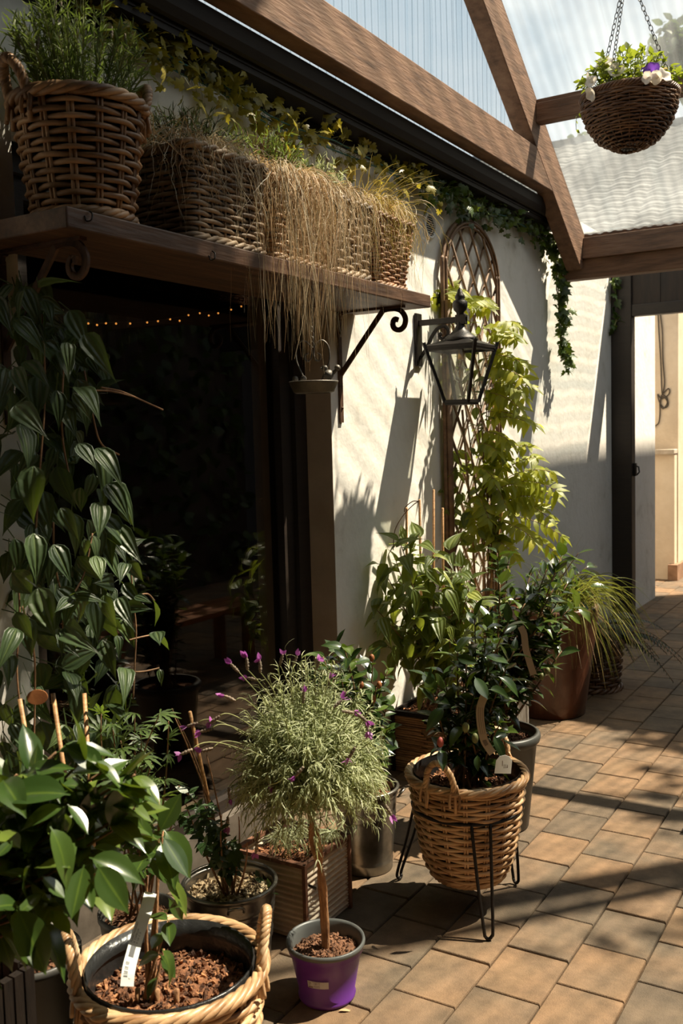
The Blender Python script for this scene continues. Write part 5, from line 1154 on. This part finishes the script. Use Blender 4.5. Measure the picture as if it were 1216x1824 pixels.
# white ribbed trough with yellow-green climber reaching up the trellis
X0, X1, Y0, Y1, H = -2.08, -1.735, 4.255, 4.60, .275
t = thing('climber_planter', 'white vertical-ribbed metal planter left of the urn, its yellow-green climber covering the trellis', 'planter', ((X0+X1)/2, (Y0+Y1)/2, 0))
corr_panels(t, X0, X1, Y0, Y1, H, 'corrw', False, .022, .0045, 'corrw')
soil(t, A((X0+X1)/2, (Y0+Y1)/2, H-.04), 0, M['soil'], 160, .018, rect=((X1-X0)/2-.014, (Y1-Y0)/2-.014))
for q in ((905, 1190, .27, 823, 730, 4.9), (920, 1190, .27, 868, 760, 4.95), (930, 1190, .27, 905, 830, 4.95), (912, 1190, .27, 880, 700, 4.95), (895, 1190, .27, 862, 860, 4.9)):
    a = A((X0+X1)/2+rng.normal(0, .05), (Y0+Y1)/2+rng.normal(0, .05), .23); b = dp(*q[3:]); MB().put(tube([a, (a+b)/2+A(.01, 0, 0), b], .0062, 6)).build('cane', M['cane'], t)
lv, st, l2 = MB(-2.09), MB(-2.09), MB(-2.09)
def pinnate(a, b, nl=15, Ls=.078):
    L_ = np.linalg.norm(b-a); P = bez(a, (a+b)/2+A(0, 0, L_*.16), b-A(0, 0, L_*.06), 14); st.put(tube(P, .0016, 4)); Q, T = along(P[2:], nl//2+1, 0)
    sd = nrm(np.cross(T, A(.5, -.5, .75)+0*T)+rnd(1, .15)); 
    for s in (-1, 1): lv.put(place(LEAFLET, Q, T*.55+sd*s-A(0, 0, .25)+rnd(len(Q), .15), A(.55, -.5, .6)+rnd(len(Q), .25), Ls*rng.uniform(.75, 1.15, len(Q)), 1.2))
    lv.put(place(LEAFLET, P[-1], T[-1], A(.5, -.4, .7), Ls, 1.))
DW = 4.88
for q in ((800, 548, 758, 528), (800, 550, 775, 520), (805, 548, 800, 508), (808, 550, 822, 512), (835, 548, 862, 528), (835, 552, 868, 545), (800, 560, 785, 540), (850, 590, 925, 578), (865, 600, 915, 592), (868, 612, 918, 600), (870, 590, 912, 570), (860, 640, 938, 650), (865, 635, 925, 640), (868, 660, 925, 690), (870, 655, 930, 668), (875, 680, 932, 705), (865, 700, 925, 722), (870, 690, 900, 730), (860, 735, 950, 748), (858, 752, 935, 745), (862, 770, 905, 782), (870, 690, 945, 685),
          (880, 812, 940, 790), (905, 850, 980, 835), (910, 860, 990, 868), (905, 835, 955, 812), (900, 870, 985, 880), (898, 905, 960, 900), (900, 920, 1000, 948), (895, 935, 985, 975), (890, 900, 945, 880), (895, 890, 975, 915), (875, 880, 915, 860), (870, 850, 905, 905), (880, 930, 950, 955), (860, 900, 880, 950), (850, 880, 870, 920), (845, 830, 880, 850), (840, 900, 850, 940), (875, 960, 915, 985), (870, 800, 895, 830), (850, 790, 885, 800)):
    pinnate(dp(q[0], q[1], DW), dp(q[2], q[3], DW-.10+rng.normal(0, .05)))
ro = A((X0+X1)/2, (Y0+Y1)/2, .25)
for tp in ((850, 590), (865, 650), (870, 700), (860, 750), (880, 812), (905, 850), (900, 910), (800, 548), (835, 548), (845, 860), (880, 950)):
    e = dp(*tp, DW); P = smooth_path([ro+A(*rng.normal(0, .04, 2), 0), dp(880+rng.normal(0, 12), 1050, 4.85), dp((tp[0]+870)/2, (tp[1]+1000)/2, 4.9), e], 30); st.put(tube(P, np.linspace(.006, .002, 30), 6)); stem_leaves(l2, P[12:], SMALL, .055, .075, .05, 65, .3, .4, W=1.25)
for k in range(120):
    px, py = rng.uniform(785, 900), rng.uniform(800, 1000)
    l2.put(place(SMALL, dp(px, py, 4.9+rng.normal(0, .05)), A(.4, -.3, -.3)+rnd(1, .7)[0], A(.7, -.5, .5)+rnd(1, .4)[0], rng.uniform(.05, .09), 1.3))
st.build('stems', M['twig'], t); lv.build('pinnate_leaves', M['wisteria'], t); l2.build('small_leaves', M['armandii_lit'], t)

# ribbed dark basket with fern beyond the urn
c = A(-1.70, 5.60, 0); t = thing('potted_fern', 'dark fern and shaded woven pot standing behind the brown urn', 'potted plant', c)
weave(MB(), c, lambda f, n: circle_out(.15+.03*f, n), .01, .30, 14, 16, .0105, .007).build('woven_pot', M['rattan'], t)
soil(t, c+A(0, 0, .27), .16, M['soil'], 60)
lv, st = MB(), MB()
for k in range(26):
    a = rng.uniform(-1.6, 1.5); L_ = rng.uniform(.3, .5); b = c+A(0, 0, .28)+A(*rng.normal(0, .03, 2), 0); e = b+A(L_*math.cos(a), L_*math.sin(a)*.8, rng.uniform(-.22, .12)); P = bez(b, (b+e)/2+A(0, 0, .22), e, 24); st.put(tube(P, .002, 4)); Q, T = along(P[4:], 22, 0); sd = nrm(np.cross(T, A(0, 0, 1)+0*T)); tp = (1-np.linspace(0, 1, len(Q))*.8)
    for s in (-1, 1): lv.put(place(NEEDLE, Q, sd*s+T*.35-A(0, 0, .15), A(0, 0, 1)+rnd(len(Q), .1), .075*tp, 2.2))
st.build('stems', M['twig'], t); lv.build('fronds', M['fern'], t)

# front basket with glossy camellia
c = A(-1.45, 1.57, 0); t = thing('potted_camellia', 'young glossy camellia with a long white tag in the big pale wicker basket in front', 'potted plant', c)
prof = lambda f: .165+(.206-.165)*f**.8
bk = weave(MB(), c, lambda f, n: circle_out(prof(f), n), .010, .355, 21, 18, .0076, .0066, rim=5, rim_r=.0082).build('wicker_basket', M['wicker_front'], t)
MB().put(lathe([(.001, .006)]+[(prof(f)-.014, .006+f*.36) for f in np.linspace(0, 1, 8)]+[(prof(1)-.018, .37), (prof(1)-.024, .33)], c, 40)).build('liner', M['liner'], bk)
for px, py in ((447, 1700), (112, 1745)):
    q = onz(px, py, .37)-c; basket_handle(c, .210, .365, math.atan2(q[1], q[0]), .125, M['wicker_front'], bk, .26, .0102, .1)
soil(t, c+A(0, 0, .285), .190, M['bark'], 900, .015, 2.)
lv, st = MB(), MB(); DF = 2.15
for q in ((283, 1425), (290, 1480), (262, 1560), (300, 1640), (292, 1690)):
    P = px_stems((c[0]-.025, c[1]-.045, .285), [(*q, DF)], DF, 0, .012, .012)[0]; MB().put(tube(P, np.linspace(.0055, .0025, 16), 7)).build('stem', M['trunk'], t)
for k in range(3): b = c+A(-.04+.04*k, -.07+.02*k, .28); MB().put(tube([b, b+A(.004, 0, .05)], .006, 6)).build('cut_stem', M['trunk'], t)
leaf_list(lv, CAMELLIA, [(284, 1482, 322, 1414, 2.12, .02), (292, 1478, 350, 1545, 2.08, -.03), (290, 1490, 334, 1562, 2.06), (286, 1500, 312, 1566, 2.1), (260, 1520, 320, 1575, 2.08), (292, 1566, 346, 1620, 2.08), (300, 1640, 266, 1618, 2.1), (298, 1625, 310, 1600, 2.1), (300, 1640, 302, 1680, 2.08), (286, 1700, 238, 1712, 2.08), (288, 1690, 328, 1748, 2.06), (286, 1700, 312, 1742, 2.09), (280, 1740, 258, 1775, 2.1), (292, 1560, 262, 1545, 2.12), (262, 1520, 238, 1560, 2.12), (300, 1470, 268, 1450, 2.16), (285, 1480, 252, 1500, 2.15), (262, 1560, 232, 1520, 2.16), (300, 1600, 330, 1640, 2.14), (255, 1500, 285, 1520, 2.14), (265, 1470, 300, 1440, 2.18), (260, 1530, 230, 1580, 2.16), (288, 1660, 270, 1690, 2.1)], 1.1)
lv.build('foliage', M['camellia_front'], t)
o, P, S, Nn = strap([(268, 1590, 2.12), (263, 1610, 2.10), (258, 1628, 2.08), (247, 1660, 2.05), (237, 1695, 2.01), (229, 1728, 1.97), (226, 1757, 1.95)], .027, 'paper', t, 2.02, tw=A(.3, .1, .5))
mb = MB(); strap_print(P, S, Nn, .625, .72, -.0035, .0075, mb)
for k in range(14):
    if k % 4 != 3: strap_print(P, S, Nn, .765+.0105*k, .765+.0105*k+.005, .001, .0095, mb)
mb.build('print', M['ink'], o)
def strap_text(body, size, u, a):
    k = u*23; i = int(k); p = P[i]*(1-(k-i))+P[i+1]*(k-i); y = -np.cross(Nn[i], -(P[max(i-3, 0)]-P[i])); xd = nrm(P[max(i-4, 0)]-P[i])
    W, fs = text(body, size, p+S[i]*a+Nn[i]*.0010, xd, np.cross(Nn[i], xd), None, None); return MB().add(W, fs).build('lettering', M['ink'], o, smooth=False)
sg = 1.
strap_text('PLANT PASSPORT', .0058, .60, .0075); strap_text('A  CAMELLIA', .0055, .60, .0015); strap_text('B  129  C  D', .0050, .60, -.0045); strap_text('\u00a329.99', .0058, .93, -.0045)

# dark slatted planter with large camellia, bottom left
X0, X1, Y0, Y1, H = -1.95, -1.53, .84, 1.25, .50
t = thing('potted_camellia', 'large bright-leaved camellia in the dark slatted planter at the bottom left', 'potted plant', ((X0+X1)/2, (Y0+Y1)/2, 0))
m = MB()
for a, b in (((X0, Y0), (X1, Y0)), ((X1, Y0), (X1, Y1)), ((X1, Y1), (X0, Y1)), ((X0, Y1), (X0, Y0))):
    a, b = np.array(a), np.array(b)
    for k in range(16):
        f0, f1 = k/16+.006, (k+1)/16-.006; m.put(bar(A(*(a+(b-a)*(f0+f1)/2), 0), A(*(a+(b-a)*(f0+f1)/2), H), np.linalg.norm(b-a)*(f1-f0), .018, (a-b)[1]*A(1, 0, 0)+(b-a)[0]*A(0, 1, 0)))
m.put(box(X0+.012, X1-.012, Y0+.012, Y1-.012, .01, H-.06)); m.build('slatted_box', M['darkwood'], t, smooth=False)
soil(t, A((X0+X1)/2, (Y0+Y1)/2, H-.05), 0, M['bark'], 300, .016, 1.8, rect=((X1-X0)/2-.014, (Y1-Y0)/2-.014), hump=.03)
cr = lambda *q: (q[0]/2, 1240+q[1]/2, q[2]/2, 1240+q[3]/2, q[4])
LS = [(90, 285, 190, 212, 1.7), (375, 262, 240, 172, 1.72), (250, 352, -20, 312, 1.62), (250, 335, 110, 345, 1.66), (95, 420, -10, 335, 1.6), (262, 310, 140, 282, 1.8), (240, 385, 150, 520, 1.66), (240, 385, 318, 480, 1.62), (228, 395, 80, 440, 1.62), (235, 420, 222, 480, 1.64), (178, 465, 290, 640, 1.56), (300, 600, 255, 790, 1.6), (325, 540, 450, 545, 1.66), (318, 575, 508, 628, 1.62), (345, 600, 455, 770, 1.58), (60, 750, 168, 990, 1.56), (70, 750, -20, 720, 1.6), (45, 515, -15, 575, 1.58), (85, 400, 0, 400, 1.62), (400, 280, 560, 400, 1.74), (385, 330, 490, 475, 1.78), (335, 520, 455, 500, 1.74), (420, 330, 400, 250, 1.76), (240, 260, 225, 225, 1.74), (110, 600, 40, 700, 1.64), (130, 610, 240, 590, 1.62), (150, 640, 230, 720, 1.6), (280, 640, 330, 760, 1.66), (110, 640, 20, 620, 1.66), (60, 760, 110, 860, 1.62), (330, 590, 290, 700, 1.68), (180, 760, 250, 850, 1.68), (10, 300, 60, 360, 1.66), (150, 700, 60, 780, 1.66), (420, 560, 350, 640, 1.74), (480, 430, 540, 520, 1.8), (350, 400, 300, 470, 1.72), (460, 300, 380, 330, 1.8), (0, 480, 70, 540, 1.66), (70, 800, 180, 830, 1.66), (300, 300, 330, 380, 1.72), (170, 360, 250, 410, 1.7), (440, 640, 380, 700, 1.76)]
lv, st = MB(), MB(); leaf_list(lv, CAMELLIA, [cr(*q) for q in LS], 1.08, .5)
ro = A((X0+X1)/2, (Y0+Y1)/2, H-.06)
for tp in ((120, 1430), (60, 1480), (180, 1400), (30, 1380), (120, 1540), (60, 1600), (200, 1480), (240, 1440), (20, 1520), (160, 1560), (100, 1340), (190, 1370), (10, 1440), (80, 1560), (150, 1490), (220, 1400), (40, 1560), (150, 1350), (-20, 1480), (100, 1480), (60, 1390), (240, 1380), (20, 1640), (90, 1620)):
    P = px_stems(ro, [(*tp, 1.72)], 1.72, 0, .03, .03)[0]; MB().put(tube(P, np.linspace(.006, .0025, 16), 6)).build('stem', M['twig'], t); stem_leaves(lv, P, CAMELLIA, .026, .098, .42, 65, .15, .3, W=1.06)
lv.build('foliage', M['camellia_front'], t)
for px, py in ((8, 1545), (164, 1590), (108, 1605)): pass

# large-leaved climber left of the window
c = A(-1.955, 1.60, 0); t = thing('climbing_plant', 'dark leathery climber trained up the left edge of the big window', 'climbing plant', c)
pot(t, c, [(.09, 0), (.12, .22), (.126, .225), (.126, .245)], .008, 'darkpot'); soil(t, c+A(0, 0, .21), .108, M['soil'], 60)
for q in ((94, 1235, 2.32, 118, 1400, 2.28), (35, 1245, 2.3, 62, 1400, 2.3), (150, 1235, 2.45, 160, 1400, 2.4)):
    a, b = dp(*q[:3]), dp(*q[3:]); b = a+(b-a)*2.2; MB().put(tube([a, (a+b)/2, b], .0058, 6)).build('cane', M['cane'], t)
yb = [500, 540, 580, 640, 700, 745, 780, 820, 870, 910, 960, 1010, 1050, 1100, 1150, 1200, 1260, 1320, 1400]; xb = [60, 120, 165, 195, 170, 130, 150, 190, 205, 225, 235, 235, 215, 235, 220, 225, 235, 190, 150]
lv, st = MB(-2.092), MB(-2.092); n = 270; k = 0
py = rng.uniform(500, 1390, n); px = rng.uniform(-70, 1, n)*0+np.interp(py, yb, xb)*rng.random(n)**.75-30*(rng.random(n) < .25)
B = np.array([onx(x, y, -1.93+.06*rng.normal()-.03) for x, y in zip(px, py)])
d = nrm(A(.4, -.1, -.9)+rnd(n, .5)); up = nrm(A(.75, -.5, .45)+rnd(n, .45)); lv.put(place(ARMANDII, B, d, up, rng.uniform(.065, .118, n), rng.uniform(.9, 1.15, n)))
E2 = B+np.stack([rng.normal(-.02, .03, n), rng.normal(0, .03, n), rng.uniform(.02, .05, n)], -1); lv.put(ribbons(B, (B+E2)/2, E2, .003, 3, taper=False))
leaf_list(lv, ARMANDII, [(172, 798, 222, 852, 2.32), (172, 800, 212, 865, 2.34), (140, 790, 172, 830, 2.3), (195, 860, 262, 908, 2.34), (190, 862, 232, 905, 2.32), (178, 895, 180, 945, 2.3), (180, 920, 252, 962, 2.34), (205, 935, 250, 1000, 2.36), (228, 1000, 255, 1035, 2.35), (225, 1003, 215, 1025, 2.35), (108, 905, 138, 955, 2.2), (132, 1065, 112, 1098, 2.22), (136, 1063, 172, 1058, 2.2), (130, 1066, 100, 1085, 2.2), (136, 1066, 160, 1110, 2.22), (128, 1062, 140, 1040, 2.2), (185, 1060, 198, 1115, 2.22), (210, 1065, 224, 1098, 2.28), (240, 1062, 268, 1070, 2.35), (272, 1068, 290, 1105, 2.35), (208, 1132, 218, 1162, 2.25), (278, 1125, 284, 1142, 2.35), (286, 1128, 297, 1160, 2.35), (222, 1190, 232, 1215, 2.3), (284, 1192, 288, 1220, 2.35), (182, 1140, 205, 1205, 2.25), (160, 1260, 178, 1232, 2.2), (60, 830, 50, 920, 2.1), (60, 950, 70, 1030, 2.12), (95, 970, 130, 1030, 2.16), (170, 990, 182, 1030, 2.22), (150, 960, 160, 990, 2.2), (30, 1120, 10, 1160, 2.1), (110, 1120, 112, 1140, 2.2), (115, 1118, 135, 1135, 2.2), (130, 700, 165, 735, 2.3), (140, 690, 178, 702, 2.3), (120, 610, 125, 640, 2.3), (150, 595, 190, 650, 2.35)], 1.05, .8)
for pts in ([(180, 690), (215, 697), (250, 712), (290, 730)], [(165, 695), (200, 697), (240, 707)], [(232, 1000), (236, 1060), (242, 1120), (240, 1180), (237, 1245)], [(240, 1062), (262, 1058), (275, 1070)], [(230, 1140), (250, 1135), (285, 1128)], [(225, 1197), (255, 1196), (283, 1190)], [(150, 660), (165, 740), (180, 790), (212, 810)], [(95, 930), (97, 1000), (112, 1080), (110, 1160)], [(40, 1080), (60, 1160), (62, 1240), (60, 1330)], [(30, 1000), (35, 1100), (30, 1200), (45, 1330)], [(75, 560), (80, 700), (70, 850), (60, 1000)], [(115, 620), (110, 760), (125, 860)], [(130, 1060), (150, 1020), (165, 950)], [(180, 1070), (150, 1085), (120, 1100)]):
    MB().put(tube(smooth_path([onx(x, y, -1.90) for x, y in pts], 24), .0026, 5)).build('vine', M['twig'], t)
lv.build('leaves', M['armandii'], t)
dq = dp(66, 1242, 2.2); a, b = nrm(AR), nrm(AU+.2*AW); V = [dq+(a*math.cos(q)*.024+b*math.sin(q)*.017)@np.eye(3)+a*0+AW*z for z in (0, .004) for q in np.arange(24)*PI/12]
R_ = MB().add(V, [tuple(range(24)), tuple(range(47, 23, -1))]+[(i, (i+1) % 24, 24+(i+1) % 24, 24+i) for i in range(24)]).build('wooden_disc', M['terracotta'], t, smooth=False)
# fresh palmate shrub beside it
c = A(-1.90, 1.93, 0); t = thing('palmate_shrub', 'fresh green shrub with jagged palmate leaves low in front of the window', 'potted plant', c)
pot(t, c, [(.08, 0), (.105, .2), (.11, .205), (.11, .22)], .008, 'darkpot'); soil(t, c+A(0, 0, .19), .095, M['soil'], 60)
lv, st = MB(), MB()
for P in px_stems((c[0], c[1], .19), [(300, 1285), (285, 1270), (250, 1300), (270, 1360), (285, 1385), (255, 1400), (235, 1350), (200, 1290), (180, 1270), (215, 1320), (240, 1270), (290, 1420), (320, 1440)], 2.5, .05, .02, .04):
    st.put(tube(P, np.linspace(.004, .0015, 16), 5)); stem_leaves(lv, P, PALM, .045, .062, .4, 75, .25, .3)
st.build('stems', M['twig'], t); lv.build('leaves', M['palmate'], t)
# fallen leaf
q = onz(617, 1800, .004); dl = MB().put(place(LEAFLET, q-AR*.02, AR+A(0, .2, .06), A(0, 0, 1), .045, .8)); o = dl.build('dry_leaf', M['dryleaf']); tag(o, 'dry fallen leaf on the paving in front of the purple pot', 'leaf')
SKY, SUN, EXPO = .95, 12., .24
# ------------------------------------------------------------------ light, sky, camera
wd = bpy.data.worlds.new('sky'); SC.world = wd; wd.use_nodes = True; nt = wd.node_tree; nt.nodes.clear()
out = nt.nodes.new('ShaderNodeOutputWorld'); bg = nt.nodes.new('ShaderNodeBackground'); L = nt.links.new
tc = nt.nodes.new('ShaderNodeTexCoord'); mp = nt.nodes.new('ShaderNodeMapping'); mp.inputs['Scale'].default_value = (1, 1, 2.2); L(tc.outputs['Generated'], mp.inputs['Vector'])
nz = N(nt, 'ShaderNodeTexNoise', Scale=2.2, Detail=8., Roughness=.6); L(mp.outputs[0], nz.inputs['Vector'])
cr = ramp(nt, [(.36, (.68, .78, .85)), (.55, (.90, .93, .94)), (.75, (1., .99, .98))]); L(nz.outputs[0], cr.inputs[0]); L(cr.outputs[0], bg.inputs[0])
bg.inputs[1].default_value = SKY; L(bg.outputs[0], out.inputs[0])
sun = bpy.data.lights.new('sun', 'SUN'); sun.energy = SUN; sun.color = (1., .86, .66); sun.angle = .0095
so = bpy.data.objects.new('sun', sun); COL.objects.link(so); so.location = (3, 6, 9)
so.rotation_euler = Vector(SUN_DIR).to_track_quat('-Z', 'Y').to_euler()
cd = bpy.data.cameras.new('camera'); co = bpy.data.objects.new('camera', cd); COL.objects.link(co)
R = np.stack([AR, AU, -AW], 1); mw = Matrix([[*R[i], CAM[i]] for i in range(3)]+[[0, 0, 0, 1]]); co.matrix_world = mw
cd.sensor_fit = 'VERTICAL'; cd.sensor_height = 36; cd.sensor_width = 24; cd.lens = F_PX/1824*36
cd.clip_start = .05; cd.clip_end = 200
cd.dof.use_dof = True; cd.dof.focus_distance = 3.3; cd.dof.aperture_fstop = 5.6
SC.camera = co
vs = SC.view_settings; vs.view_transform = 'Standard'; vs.look = 'None'; vs.exposure = EXPO; vs.gamma = 1; vs.use_curve_mapping = False
SC.cycles.max_bounces = 8; SC.cycles.transparent_max_bounces = 16; SC.cycles.caustics_reflective = False; SC.cycles.caustics_refractive = False
SC.cycles.sample_clamp_indirect = 4.; SC.cycles.use_denoising = True
